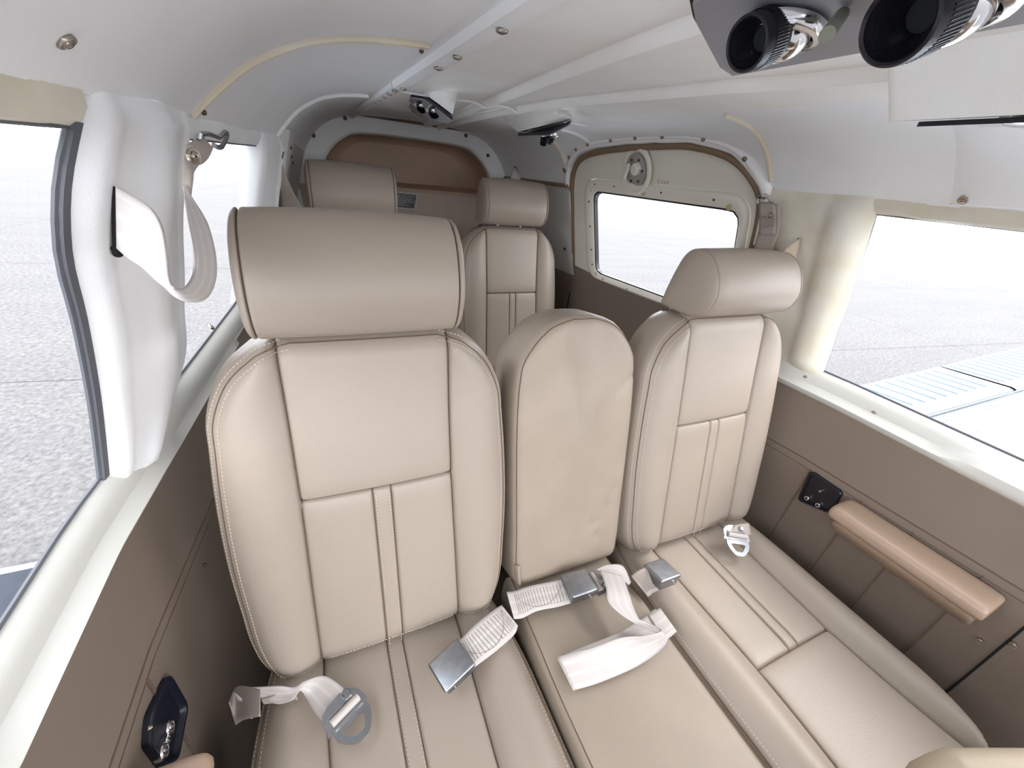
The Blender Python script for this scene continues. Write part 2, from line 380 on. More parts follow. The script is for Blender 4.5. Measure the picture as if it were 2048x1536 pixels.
# strips of wrinkled fabric above the windows
def topstrip(n, m, s, y0, y1, zlo=.685):
    def prof(y):
        wv = .004*math.sin(y*23)+.003*math.sin(y*57+1)
        q = .6 if y > 0 else 1
        return [(-.006 if s < 0 else -.022, zlo+.001), (-.004, zlo), (q*(.002+wv*.3), zlo+.006+wv*.4), (q*(.003+wv), zlo+.015), (.001, .712), (-.01, .722)]
    return struct(strip('trim_%d' % n, m, s, y0, y1, prof, 60))
t3 = topstrip(3, STAIN, -1, -.62, .03); t4 = topstrip(4, STAIN, 1, Y0, .06); t5 = topstrip(5, CREAM, -1, .225, .66)
# pillars: padded covers between the windows
def pillar(n, s, y0, y1, offs, m, zb, zt=.712, nz=26, warp=0, flare=0, bulge=0):
    G = []
    for i in range(nz):
        k = i/(nz-1); row = []
        for f, o in offs:
            zbb = zb(f) if callable(zb) else zb; z = zbb+(zt-zbb)*k
            ya = y0 - bulge*math.sin(math.pi*min(1, k*1.1))**1.0
            y = ya+(y1-ya)*f + flare*(1-k)**3*f
            oo = o + warp*(math.sin(k*9+f*5)*.0015+math.sin(k*23+f*11)*.0006)
            oo *= min(1, .25+k*14, .15+(1-k)*10) if o > 0 else 1
            row.append(wpt(s, y, z, oo))
        G.append(row)
    return struct(MB().grid(G).build('trim_%d' % n, m, sharp=60))
def offcurve(pts, n=30):
    f = smooth_fn(pts); return [(t, float(f(t))) for t in np.linspace(0, 1, n)]
G = []
for z in np.linspace(.305, .714, 40):
    a, b2 = float(PF(z)), float(PR(z)); row = []
    for f, o in offcurve([(0, -.006), (.02, 0), (.05, .009), (.10, .013), (.17, .0125), (.28, .016), (.40, .024), (.46, .0255), (.52, .024), (.66, .014), (.82, .008), (.95, .004), (1, -.01)], 60):
        k = (z-.305)/.409; o2 = o*min(1, .3+k*25, .2+(1-k)*16) if o > 0 else o
        zb_ = .350-.030*f; zz = zb_+(.714-zb_)*k; a, b2 = float(PF(zz)), float(PR(zz))
        row.append(wpt(-1, a+(b2-a)*f, zz, o2+.0008*math.sin(z*40+f*6)))
    G.append(row)
p1 = struct(MB().grid(G).build('trim_6', CREAM, sharp=60))
p2 = pillar(7, 1, .040, .250, offcurve([(0, -.006), (.03, .006), (.08, .020), (.17, .027), (.26, .022), (.34, .012), (.45, .009), (.6, .009), (.8, .008), (.94, .006), (1, -.02)], 44), STAIN, lambda f: .355-.0*f, warp=1.2)
p3 = pillar(8, -1, .62, .86, offcurve([(0, -.02), (.03, .002), (.08, .010), (.25, .013), (.5, .012), (.8, .013), (.95, .012), (1, -.01)], 30), CREAM, lambda f: .38, warp=.6)
# slots in the pillars
def slot(s, P, m, parent, wd=.004):
    b = MB(); b.tube(P, wd, 8); return b.build('belt_slot', m, parent)
slot(-1, [(-0.5116,0.0388,0.6492),(-0.5142,0.0372,0.6400),(-0.5182,0.0362,0.6255),(-0.5222,0.0360,0.6104),(-0.5250,0.0366,0.5995)], BLACKM, p1, .0017)
slot(-1, [(-0.5236,0.0375,0.6044),(-0.5249,0.0415,0.5981)], BLACKM, p1, .0035)
slot(1, [(0.5116,0.1497,0.6281),(0.5175,0.1501,0.6057)], BLACKM, p2, .0025)
for q in [(-0.4996,0.1259,0.6504),(-0.5529,0.1549,0.4385)]: screw(q, (1, 0, 0), .0022, SCREWD, p1)

# headliner: both sides and the centre panel
hl = struct(MB().grid([[head_pt(-1, y, k) for k in np.linspace(0, 6, 49)] for y in np.linspace(Y0, Y1, 70)]).build('ceiling', CREAM))
ysr = sorted(set(list(np.linspace(Y0, Y1, 70))+[a for a, b_ in ARCH]+[.2349, .245, .93]))
MB().grid([[head_pt(1, y, k) for k in np.linspace(0, 6, 49)] for y in ysr]).build('headliner_side', CREAM, hl)
def cz(x, y):                              # centre panel height
    cl, zl = inner_c(-1, y); crr, zr = inner_c(1, y); t = (x+cl)/(cl+crr)
    return zl+(zr-zl)*t+.010*math.sin(math.pi*t)-.0005
def cp(x, y, d=0): return (x, y, cz(x, y)-d)
def xr(t, y): cl = inner_c(-1, y)[0]; crr = inner_c(1, y)[0]; return -cl+(cl+crr)*t
MB().grid([[cp(xr(t, y), y, .0) for t in np.linspace(0, 1, 21)] for y in np.linspace(Y0, Y1, 60)]).build('centre_panel', PANELC, hl)
# the front panel hangs a little lower and ends in a hem at y = .63
G = [[cp(xr(t, y), y, .006*math.sin(math.pi*min(1, t*1.02))**.4) for t in np.linspace(.03, .98, 21)] for y in np.linspace(Y0, .62, 30)]
MB().grid(G).build('front_centre_panel', PANELC, hl)
b = MB(); b.tube([cp(xr(t, .62), .62+.03*math.sin(t*9)*.3, .006*math.sin(math.pi*t)**.4+.004+.007*math.exp(-((xr(t, .62)+.003)/.016)**2)+.007*math.exp(-((xr(t, .62)-.076)/.016)**2)) for t in np.linspace(.05, .95, 120)], .0024, 6); b.build('hem', CREAM, hl)
# ridges (listing wires) of the centre panel
def ridge(P, r, m=PANELC):
    G = []
    for x, y in [tuple(q) for q in cr_spline([(a, b_, 0) for a, b_ in P], 50) and [(q[0], q[1]) for q in cr_spline([(a, b_, 0) for a, b_ in P], 50)]]:
        sgn = 1; row = []
        for k in np.linspace(-1, 1, 11):
            row.append(cp(x+k*r*2.0, y, .005+ r*1.9*math.exp(-(k*2.4)**2) - .006*(abs(k) > .95)))
        G.append(row)
    MB().grid(G).build('panel_ridge', m, hl)
ridge([(-.07, -1.2), (-.05, -.1), (-.035, .2), (-.01, .5), (.0, .64)], .007)
ridge([(.20, -1.2), (.18, -.15), (.14, .12), (.085, .45), (.075, .64)], .007)
ridge([(.0, .64), (.03, .9), (.04, 1.36)], .006); ridge([(.075, .64), (.075, .9), (.09, 1.36)], .006)
# screwed trim strip between left headliner and centre panel
def xc_(y): return -inner_c(-1, y)[0]
def tstrip(y0, y1, wd, name='trim_strip', d=.009):
    G = []
    for y in np.linspace(y0, y1, 30):
        x = xc_(y)-.004; row = []
        for f, dd in ((0, -.004), (.02, d*.6), (.10, d), (.5, d*1.25), (.85, d), (.97, d*.7), (1, -.004)):
            row.append((x+wd*f, y, cz(xc_(y)+.002, y)-dd))
        G.append(row)
    return MB().grid(G).build(name, CREAM, hl)
tstrip(Y0, .575, .034); tstrip(.58, 1.36, .026, d=.007)
def spt(y, f=.45, wd=.034, d=.012): return (xc_(y)-.004+wd*f, y, cz(xc_(y)+.002, y)-d)
for y in (.085, .225, .31, .545): screw(spt(y), (0, 0, -1), .0062, SCREW, hl)
for y in (.60, .66, .72, .78, .83, .89, .95, 1.0, 1.06, 1.12, 1.18, 1.24, 1.3, 1.35): screw(spt(y, .4, .026, .010), (0, 0, -1), .005, SCREW, hl)
# headliner piping bows
def bow(s, y, k0, k1, r, m, parent=hl, flat=1, dy=lambda k: 0):
    P = [head_pt(s, y+dy(k), k, -.003) for k in np.linspace(k0, k1, 60)]
    return MB().tube(P, r, 8).build('bow_piping', m, parent)
bow(-1, .243, .05, 5.6, .0038, PIPING); bow(1, .232, .35, 5.9, .0042, PIPING)
screw(head_pt(-1, .243, .25, -.009), (1, 0, -.6), .003, SCREWD, hl); screw(head_pt(-1, .243, 5.4, -.009), (0, 0, -1), .003, SCREWD, hl)
bow(-1, .80, .1, 5.6, .004, CREAM); bow(1, .80, 1.0, 5.2, .004, CREAM); bow(1, .935, .0, 3.2, .0045, PIPING)
screw((0.4199,0.7069,0.7864), (-.6, 0, -1), .006, SCREWD, hl)
for p in [(0.4122,0.9503,0.7157),(0.4247,0.9348,0.6841)]: screw(p, (-1, -.2, -.4), .0045, SCREW, hl)
screw((-0.4925,-0.0285,0.7287), (.6, 0, -.9), .0056, SCREW, hl)
for p in [(0.4998,-0.0694,0.7175),(0.4219,-0.1167,0.7892)]: screw(p, (-1, 0, -.9), .0065, SCREW, hl)
# raised header cover over the front right window
G = []
for y in np.linspace(-.052, -1.0, 24):
    e = min(1, (-.052-y)/.02); G.append([head_pt(1, y, k, -.016*e*(1 if .15 < k < 3.9 else 0)) for k in (0.12, .2, .5, 1, 1.5, 2, 2.5, 3, 3.5, 3.85, 3.95)])
MB().grid(G).build('header_cover', CREAM, hl)
# unseen outer skin, added against light leaks above and around
def skin(s, parent):
    G = []
    for y in np.linspace(Y0, Y1+.5, 40):
        yy = min(y, Y1); G.append([(p[0]+s*.03*(1 if p[0]*s > .3 else .0), y, p[2]+.045) for p in [head_pt(s, yy, k) for k in np.linspace(0, 6, 13)]]+[(0, y, .89)])
    MB().grid(G).build('light_tight_skin', WINGM, parent)
    G = [[(s*(half(min(y, Y1), .3)+.03), y, z) for z in (-.5, .0, .335)] for y in np.linspace(Y0, Y1+.5, 20)]
    MB().grid(G).build('light_tight_skin', WINGM, parent)
    for y0, y1, z0, z1 in ((.125, .20, .33, .76), (.69, 1.9, .33, .76)) if s < 0 else ((.05, .24, .33, .76), (.93, 1.9, .33, .76)):
        MB().grid([[(s*(half(min(y, Y1), z)+.028), y, z) for z in (z0, .5, z1)] for y in np.linspace(y0, y1, 8)]).build('light_tight_skin', WINGM, parent)
    yr = np.linspace(Y0, Y1, 50)
    MB().grid([[(s*(half(y, .70)+.024), y, .690) , (s*(half(y, .76)+.032), y, .768)] for y in yr if not (s > 0 and .2 < y < .95)] ).build('light_tight_skin', WINGM, parent) if s < 0 else None
skin(-1, hl); skin(1, hl)
for a, c_ in ((Y0, .25), (.91, 1.5)):
    MB().grid([[(half(y, .70)+.024, y, .690), (half(y, .76)+.04, y, .775)] for y in np.linspace(a, c_, 10)]).build('light_tight_skin', WINGM, hl)
MB().grid([[(half(y, z)+.03, y, z) for z in (.70, .76, .84)] for y in np.linspace(.24, .93, 12)]).build('light_tight_skin', WINGM, hl)

# ---- the big rear door on the right
def dpt(y, z, off=0): return (half(y, z)+.004-off, y, z)
dl = struct(MB().grid([[dpt(y, z, 0) for z in (-.40, 0, .15, .2, sill(y)-.002)] for y in np.linspace(.245, .93, 14)]).build('door_1', TAN))
def rrect(y0, y1, z0, z1, r, n=12, skew=0):
    P = []
    for (cy, cz_, a0) in ((y1-r, z1-r, 0), (y0+r, z1-r, 90), (y0+r, z0+r, 180), (y1-r, z0+r, 270)):
        for k in range(n+1):
            a = R(a0+90*k/n); P.append((cy+r*math.cos(a), cz_+r*math.sin(a)))
    return P
def resample(P, n, start=None):
    P = [np.array(p, float) for p in P]; P.append(P[0]); L = [0]
    for i in range(len(P)-1): L.append(L[-1]+np.linalg.norm(P[i+1]-P[i]))
    out = []
    for k in range(n):
        t = L[-1]*k/n; i = min(np.searchsorted(L, t, 'right')-1, len(P)-2); out.append(P[i]+(P[i+1]-P[i])*((t-L[i])/max(1e-9, L[i+1]-L[i])))
    return out
def ang_loop(P, c, n=120):                 # sample an outline by angle about c
    out = []
    Q = resample(P, 1200); A = np.array([math.atan2(q[1]-c[1], q[0]-c[0]) for q in Q])
    for k in range(n):
        a = -math.pi+2*math.pi*(k+.5)/n; out.append(Q[int(np.argmin(np.abs(np.angle(np.exp(1j*(A-a))))))])
    return out
AR = [(.256, .62), (.257, .659), (.273, .697), (.336, .746), (.44, .768), (.55, .767), (.647, .763), (.774, .752), (.845, .735), (.885, .70), (.905, .64), (.92, .375)]
arch_in = [tuple(q[:2]) for q in cr_spline([(a, b_, 0) for a, b_ in AR], 80)]
outl = arch_in+[(.92, .372), (.256, .372)]
DC = (.56, .54)
fo = rrect(.268, .848, .380, .698, .05); wi = rrect(.292, .808, .404, .664, .028); wi2 = rrect(.296, .804, .408, .660, .026)
# the window leans: its top edge drops towards the front as on the real door
L0 = [np.array(DC)+(q-np.array(DC))*1.045 for q in ang_loop(outl, DC)]; L1 = ang_loop(fo, DC); L1b = ang_loop(rrect(.271, .845, .383, .695, .048), DC)
Lm = ang_loop(rrect(.277, .836, .388, .688, .044), DC); L2 = ang_loop(rrect(.287, .816, .398, .671, .034), DC); L3 = ang_loop(wi, DC)
def ring(layers, name, m, parent): return MB().grid([[dpt(p[0], p[1], o) for p in L] for L, o in layers], close_v=True).build(name, m, parent, sharp=50)
ring([(L0, 0), (L1, .001)], 'door_skin', DOORC, dl)
ring([(L1, 0), (L1b, .007), (Lm, .011), (L2, .007), (L3, .0035), (L3, -.012)], 'window_frame', DOORC, dl)
ring([(L3, .002), (ang_loop(wi2, DC), .001), (ang_loop(wi2, DC), -.012)], 'rubber_seal', BLACK, dl)
w4 = struct(MB().add([dpt(p[0], p[1], -.008) for p in wi], [tuple(range(len(wi)))]).build('window_4', GLASS, smooth=False))
for (y, z) in ((.822, .63), (.820, .555), (.817, .48), (.815, .43), (.76, .392), (.64, .390), (.50, .388), (.79, .683), (.70, .683), (.52, .681), (.36, .679)): screw(dpt(y, z, .009), (-1, 0, -.2), .003, SCREWD, dl)
for (y, z) in ((.815, .668), (.585, .675), (.32, .668), (.80, .40)):
    b = MB(); b.lathe([(.00001, .0006), (.008, .0004), (.0082, -.001)], 16, Matrix.Translation(dpt(y, z, .0075)) @ Vector((-1, 0, -.25)).to_track_quat('Z', 'Y').to_matrix().to_4x4()); b.build('glue_spot', mat('olive_glue', (186, 180, 140), .5), dl)
# seal and screwed edging round the arch
arch_o = [tuple(q[:2]) for q in cr_spline([(.252, .55, 0), (.246, .655, 0), (.262, .710, 0), (.330, .762, 0), (.44, .784, 0), (.55, .784, 0), (.647, .780, 0), (.78, .768, 0), (.862, .748, 0), (.903, .71, 0), (.918, .655, 0)], 70)]
MB().tube([dpt(a, b_, .004) for a, b_ in arch_o], .0085, 8).build('door_seal', SEALB, dl)
MB().tube([dpt(.915+.002*k, .665-.29*k/10, .004) for k in range(11)], .006, 8).build('door_seal', SEALB, dl)
MB().tube([dpt(.925+.0015*k, .668-.65*k/10, .003) for k in range(11)], .0025, 8).build('door_gap', BLACKM, dl)
def arch_edge(k, o):                       # offset outward in (y,z)
    a = [(.238, .60), (.236, .665), (.249, .715), (.322, .774), (.435, .797), (.55, .798), (.65, .795), (.785, .785), (.872, .766), (.918, .728), (.932, .668)]
    c_ = (.57, .60); q = [(x+(x-c_[0])*o/.33, z+(z-c_[1])*o/.2) for x, z in a]
    return [tuple(v[:2]) for v in cr_spline([(x, z, 0) for x, z in q], 90)]
E0, E1, E2, E3 = arch_edge(0, -.006), arch_edge(0, -.003), arch_edge(0, .010), arch_edge(0, .014)
G = []
for i in range(90):
    sc = .0022*abs(math.sin(i/90*math.pi*10))
    G.append([dpt(E0[i][0], E0[i][1]-sc, .002), dpt(E0[i][0], E0[i][1]-sc, .012), dpt(E1[i][0], E1[i][1]-sc, .015), dpt((E1[i][0]+E2[i][0])/2, (E1[i][1]+E2[i][1])/2, .017), dpt(E2[i][0], E2[i][1], .014), dpt(E3[i][0], E3[i][1], .003)])
ed = MB().grid(G).build('screwed_edging', CREAM, dl, sharp=70)
MB().tube([dpt((E1[i][0]*.75+E2[i][0]*.25), (E1[i][1]*.75+E2[i][1]*.25), .0175) for i in range(90)], .0009, 5).build('edging_seam', PIPING, dl)
for i in (14, 24, 33, 42, 50, 57, 64, 70, 76, 83): screw(dpt((E1[i][0]+E2[i][0])/2, (E1[i][1]+E2[i][1])/2, .0185), (-1, -.2, -.5), .0052, SCREW, dl)
# door latch in its recess
lt = MB(); Ml = Matrix.Translation(dpt(.618, .728, .004)) @ Vector((-1, 0, -.26)).to_track_quat('Z', 'Y').to_matrix().to_4x4() @ Matrix.Scale(1.25, 4)
lt.lathe([(.050, -.0005), (.046, .004), (.041, .0045), (.036, .001), (.035, -.004)], 40, Ml); lt.build('latch_recess', DOORC, dl)
b = MB(); b.lathe([(.034, -.001), (.034, .002), (.031, .003), (.008, .003), (.00001, .003)], 40, Ml); lp = b.build('latch_plate', mat('satin_grey', (176, 176, 172), .35, .3), dl)
for a in range(0, 360, 60): b = MB(); b.lathe([(.0028, .001), (.0028, .004), (.00001, .0045)], 10, Ml @ Matrix.Translation((.024*math.cos(R(a)), .024*math.sin(R(a)), .001))); b.build('screw', SCREWD, lp)
b = MB(); b.lathe([(.012, .003), (.012, .012), (.009, .015), (.00001, .015)], 20, Ml @ Matrix.Translation((.008, .004, 0)))
P = [(0.4255,0.6283,0.7424),(0.4288,0.6299,0.7293),(0.4323,0.6413,0.7118),(0.4338,0.6471,0.7041)]
b.tube(P, [.006, .005, .0038, .0022], 8); b.build('latch_handle', DOORC, dl)
# faint stencil marks below the latch
b = MB(); 
for p in [(0.4648,0.5398,0.7086),(0.4661,0.5278,0.7081),(0.4673,0.5176,0.7076),(0.4682,0.5077,0.7077),(0.4661,0.5394,0.7039),(0.4674,0.5274,0.7035),(0.4684,0.5173,0.7036),(0.4693,0.5073,0.7037)]:
    y, z = p[1], p[2]; b.grid([[dpt(y+dy, z+dz, .0012) for dz in (-.0012, .0012)] for dy in (-.0045, .0035)])
b.build('stencil', BROWN, dl, fix=False)
# panels behind the door and behind the last left pillar
def rearwall(s, y0):
    G = [[wpt(s, y, z, .0) for z in (-.40, 0, .2, .37)] for y in np.linspace(y0, Y1, 12)]
    return G
wr2 = MB().grid(rearwall(1, .925)).build('rear_panel', TAN, wr)
MB().grid([[wpt(1, y, z, .004+.004*math.sin(z*30+y*9)) for z in np.linspace(.365, .665, 14)] for y in np.linspace(.925, Y1, 14)]).build('rear_upper_panel', GREYP, wr)
MB().tube([wpt(1, y, .668, .008) for y in np.linspace(.925, Y1, 16)], .006, 8).build('edge_trim', SEALB, wr)
MB().grid([[wpt(1, y, z, .001) for z in (.66, .715)] for y in np.linspace(.925, Y1, 8)]).build('rear_upper_panel', CREAM, wr)
for q in [(0.4768,0.9715,0.4534)]: screw(q, (-1, -.3, 0), .005, SCREWD, wr)
MB().grid([[wpt(-1, y, z, .003) for z in np.linspace(.33, .715, 8)] for y in np.linspace(.845, Y1, 10)]).build('rear_upper_panel', GREYP, wl)
G = [[wpt(-1, y, z, o) for y, o in ((.86, .0), (.862, .02), (.95, .022), (1.02, .004))] for z in (.60, .65, .70, .728)]
MB().grid(G).build('bracket_plate', GREYP, wl)
for y, z in ((.90, .69), (.93, .67), (.97, .655)): screw(wpt(-1, y, z, .022), (1, 0, 0), .004, SCREWD, wl)
# floor, unseen front wall kept low for more daylight, bulkhead
fl = struct(MB().grid([[(x, y, -.38) for y in (Y0, Y1+.6)] for x in (-.66, .66)]).build('floor', FLOORM, smooth=False))
fw = struct(MB().add([(-.66, Y0, -.5), (.66, Y0, -.5), (.66, Y0, -.1), (-.66, Y0, -.1)], [(0, 1, 2, 3)]).build('wall_front', TAN, smooth=False))
# bulkhead: arch ring
def arch_out(off=0, n=60):
    P = []
    for s, rng in ((-1, np.linspace(0, 6, 30)), (1, np.linspace(6, 0, 30))):
        for k in rng: P.append(head_pt(s, Y1, k))
    P = [(wpt(-1, Y1, .45)[0], Y1, .45), (wpt(-1, Y1, .6)[0], Y1, .6)]+P+[(wpt(1, Y1, .6)[0], Y1, .6), (wpt(1, Y1, .45)[0], Y1, .45)]
    return P
AO = arch_out()
def shrink(P, d):
    c_ = (0, Y1, .50); out = []
    for i, p in enumerate(P):
        v = np.array((p[0]-0, 0, (p[2]-.50) if p[2] > .5 else 0)); L = np.linalg.norm(v); out.append(np.array(p)-v/L*d*(.4+.6*min(1, abs(p[0])/.3)))
    for _ in range(14):
        o2_ = [out[0], out[1]]+[(out[i-1]+out[i]*2+out[i+1])/4 for i in range(2, len(out)-2)]+[out[-2], out[-1]]
        out = o2_
    return out
bh = struct(MB().grid([[tuple(np.array(p)*1.0+np.array((0, .001, 0))) for p in AO], [tuple(p+np.array((0, -.006, 0))) for p in shrink(AO, .002)], [tuple(p+np.array((0, -.008, 0))) for p in shrink(AO, .058)], [tuple(p+np.array((0, .0, 0))) for p in shrink(AO, .066)], [tuple(p+np.array((0, .03, 0))) for p in shrink(AO, .066)]]).build('wall_rear', CREAM))
rp = shrink(AO, .020)
for p in [(-0.3968,1.3700,0.6531),(-0.3449,1.3700,0.7353),(-0.2387,1.3700,0.8000),(0.2006,1.3700,0.7998),(0.2970,1.3700,0.7414)]: screw(p, (0, -1, 0), .007, SCREWD, bh)
# baggage recess dome behind the bulkhead
S4 = shrink(AO, .064); G = []
for k, (d, yo) in enumerate(((0, .0), (.0, .03), (.01, .07), (.03, .11), (.06, .14), (.12, .16), (.2, .17))):
    G.append([tuple((q[0]*(1-d*1.0), q[1]+yo, .62+(q[2]-.62)*(1-d*1.0))) for q in S4])
MB().grid(G).build('baggage_recess', BROWN, bh)
MB().grid([[(x, Y1+.165, z) for z in (.40, .86)] for x in (-.45, .45)]).build('recess_back', BROWN, bh)
MB().grid([[(x, y, .595+.012*f) for y, f in ((Y1-.004, -1), (Y1+.004, .0), (Y1+.02, .3), (Y1+.18, 1))] for x in (-.40, .40)]).build('recess_shelf', BROWN, bh)
lp_ = MB()
lp_.grid([[(x, Y1-.006-.002*math.cos((x+.05)/.115*2*math.pi)**8, z) for z in np.linspace(-.38, .583, 8)] for x in np.linspace(-.46, .46, 180)])
lp_.build('lower_panel', mat('grey_tan_fabric', (200, 184, 168), .7, bump=.3, bscale=400, var=.05), bh)
MB().grid([[(x, Y1+.8, z) for z in (-.5, 1)] for x in (-.7, .7)]).build('light_tight_skin', WINGM, bh)
# placard
pl = thing('placard', 'small black warning placard with white lettering behind the rear left headrest', 'sign', (0, 0, 0))
c4 = [(-0.0852,1.3680,0.5749),(0.0054,1.3680,0.5743),(-0.0051,1.3680,0.5243),(-0.0871,1.3680,0.5229)]
def bil(c, u, v): c = [np.array(q) for q in c]; return (c[0]*(1-u)+c[1]*u)*(1-v)+(c[3]*(1-u)+c[2]*u)*v
x0 = -.14
c4[0] = (x0, c4[0][1], c4[0][2]+.004); c4[3] = (x0, c4[3][1], c4[3][2]+.004)
b = MB(); b.add([tuple(bil(c4, u, v)+np.array((0, d, 0))) for d in (0, .003) for u, v in ((-.04, -.08), (1.05, -.08), (1.05, 1.1), (-.04, 1.1))], [(0, 1, 2, 3), (4, 5, 6, 7), (0, 1, 5, 4), (1, 2, 6, 5), (2, 3, 7, 6), (3, 0, 4, 7)]); b.build('backing', GREYP, pl, smooth=False)
b = MB(); b.add([tuple(bil(c4, u, v)+np.array((0, d, 0))) for d in (-.001, .001) for u, v in ((0, 0), (1, 0), (1, 1), (0, 1))], [(0, 1, 2, 3), (4, 5, 6, 7), (0, 1, 5, 4), (1, 2, 6, 5), (2, 3, 7, 6), (3, 0, 4, 7)]); b.build('black_face', BLACK, pl, smooth=False)
b = MB(); random.seed(7)
for k in range(7):
    v = .12+.115*k; u = .10+.05*(k % 2)+(.12 if k > 4 else 0); e = 1-.06*((k*3) % 4)/2-(.15 if k > 4 else .04)
    while u < e:
        du = random.uniform(.02, .06); b.add([tuple(bil(c4, a, q)+np.array((0, -.0015, 0))) for a, q in ((u, v), (u+du, v), (u+du, v+.032), (u, v+.032))], [(0, 1, 2, 3)]); u += du+.028
b.build('lettering', mat('white_ink', (225, 225, 225), .6), pl, smooth=False, fix=False)

# ================================================================== SEATS
def pad(hw, v0, v1, T, r, p=None, vm=None, dbl=None, dside=-1, bol=.012, pil=.003, M=None, wr=None, name='pad', mtl=LEATHER, parent=None, stitch=True, spine=None, piping=.011, flat_in=0):
    """padded leather panel. local axes x (across), v (along), n (towards the sitter).
    hw(v) half width, p(v) half width of the inner panel, vm cross seam, dbl half gap of the twin seam"""
    OFF = [.0009, .0018, .003, .005, .009, .015, .024]
    def seg(a, b, nin=(5 if p is not None else 16)):                 # columns between two anchors
        L = b-a; k = min(1, L/.07); o = [x*k for x in OFF]
        mid = list(np.linspace(a+o[-1], b-o[-1], nin+2))[1:-1]
        return [a+x for x in o]+mid+[b-x for x in o[::-1]]
    def cols(v):
        h = float(hw(v))
        if p is None: A = [-h, 0, h]
        else:
            pp = float(p(v)); d = dbl or .02; A = [-h, -pp, -d, d, pp, h]
        out = [A[0]]
        for a, b_ in zip(A[:-1], A[1:]): out += seg(a, b_)+[b_]
        return out
    anchors = [v0]+([vm] if vm is not None else [])+[v1]; rows = [v0]
    for a, b_ in zip(anchors[:-1], anchors[1:]):
        rows += seg(a, b_, 22 if p is not None else 50)+[b_]
    G = np.array([[(x, v) for x in cols(v)] for v in rows])
    vs = np.linspace(v0, v1, 400); H = hw(vs)
    outl = np.array([(-h, v) for h, v in zip(H, vs)]+[(x, v1) for x in np.linspace(-H[-1], H[-1], 30)]+[(h, v) for h, v in zip(H[::-1], vs[::-1])]+[(x, v0) for x in np.linspace(H[0], -H[0], 30)])
    def nf(X, V, E):
        e = np.clip(E, 0, r); n = np.sqrt(np.maximum(0, r*r-(r-e)**2))-r
        n = n*1.0
        if p is not None:
            P = p(V); hh = hw(V); ax = np.abs(X)
            q = np.clip((ax-P)/np.maximum(hh-P, .01), 0, 1)
            n = n+bol*np.sin(math.pi*np.minimum(1, q*1.15))*(E > 0)*np.clip(E/.02, 0, 1)*(ax > P)
            d = np.abs(ax-P); n = n-.0055*np.exp(-(d/.0019)**2)-.0022*np.exp(-(d/.010)**2)
            ins = ax < P
            if vm is not None:
                d = np.abs(V-vm); n = n-(.0055*np.exp(-(d/.0019)**2)+.0025*np.exp(-(d/.011)**2))*ins
            if dbl:
                d = np.abs(ax-dbl); on = (V < vm) if dside < 0 else (V > vm)
                n = n-(.0042*np.exp(-(d/.0016)**2)+.001*np.exp(-(d/.006)**2))*on
            n = n+pil*(1-np.clip(ax/np.maximum(P, .01), 0, 1)**2)*ins
        if wr is not None: n = n+wr(X, V)
        return n
    X = G[..., 0].ravel(); V = G[..., 1].ravel(); E = np.full(len(X), 1e9)
    for i in range(0, len(outl)):
        a = outl[i]; b_ = outl[(i+1) % len(outl)]; ab = b_-a; L2_ = ab@ab
        if L2_ < 1e-12: continue
        t = np.clip(((X-a[0])*ab[0]+(V-a[1])*ab[1])/L2_, 0, 1); E = np.minimum(E, np.hypot(X-a[0]-t*ab[0], V-a[1]-t*ab[1]))
    N = nf(X, V, E)
    M = M or (lambda x, v, n: (x, v, n))
    nr, nc = G.shape[:2]; Vt = [M(x, v, n) for x, v, n in zip(X, V, N)]; F = []
    for i in range(nr-1):
        for j in range(nc-1): F.append((i*nc+j, i*nc+j+1, (i+1)*nc+j+1, (i+1)*nc+j))
    loop = [j for j in range(nc)]+[i*nc+nc-1 for i in range(1, nr)]+[(nr-1)*nc+j for j in range(nc-2, -1, -1)]+[i*nc for i in range(nr-2, 0, -1)]
    prev = loop; cx, cv = 0, (v0+v1)/2
    for nn, sc in ((-r-(T-r)*.12, 1.008), (-r-(T-r)*.5, 1.018), (-r-(T-r)*.88, 1.004), (-T, .93)):
        cur = []
        for li in loop:
            x, v = X[li], V[li]; cur.append(len(Vt)); Vt.append(M(cx+(x-cx)*sc, cv+(v-cv)*(1+(sc-1)*.7), nn))
        for k in range(len(loop)):
            a, b_ = k, (k+1) % len(loop); F.append((prev[a], cur[a], cur[b_], prev[b_]))
        prev = cur
    F.append(tuple(prev))
    o = fixn(obj(name, Vt, F, mtl, parent, sharp=60))
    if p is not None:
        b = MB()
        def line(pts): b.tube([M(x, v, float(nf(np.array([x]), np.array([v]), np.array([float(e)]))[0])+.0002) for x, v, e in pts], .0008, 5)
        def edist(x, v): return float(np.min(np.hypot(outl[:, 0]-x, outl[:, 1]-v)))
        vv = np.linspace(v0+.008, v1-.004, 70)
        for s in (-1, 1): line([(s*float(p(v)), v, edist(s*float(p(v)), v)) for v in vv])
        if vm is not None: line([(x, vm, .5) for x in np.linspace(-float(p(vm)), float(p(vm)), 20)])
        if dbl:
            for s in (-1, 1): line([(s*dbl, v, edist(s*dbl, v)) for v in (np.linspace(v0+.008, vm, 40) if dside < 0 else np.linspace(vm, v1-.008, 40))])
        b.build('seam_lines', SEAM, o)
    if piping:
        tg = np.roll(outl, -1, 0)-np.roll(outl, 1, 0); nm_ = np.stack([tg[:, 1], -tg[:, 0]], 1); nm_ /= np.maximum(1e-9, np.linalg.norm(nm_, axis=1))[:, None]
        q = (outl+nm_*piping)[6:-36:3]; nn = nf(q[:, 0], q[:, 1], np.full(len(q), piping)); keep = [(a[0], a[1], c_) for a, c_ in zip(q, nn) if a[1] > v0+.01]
        b = MB(); b.tube([M(x, v, c_+.0003) for x, v, c_ in keep], .0009, 5); b.build('edge_seam', SEAM, o)
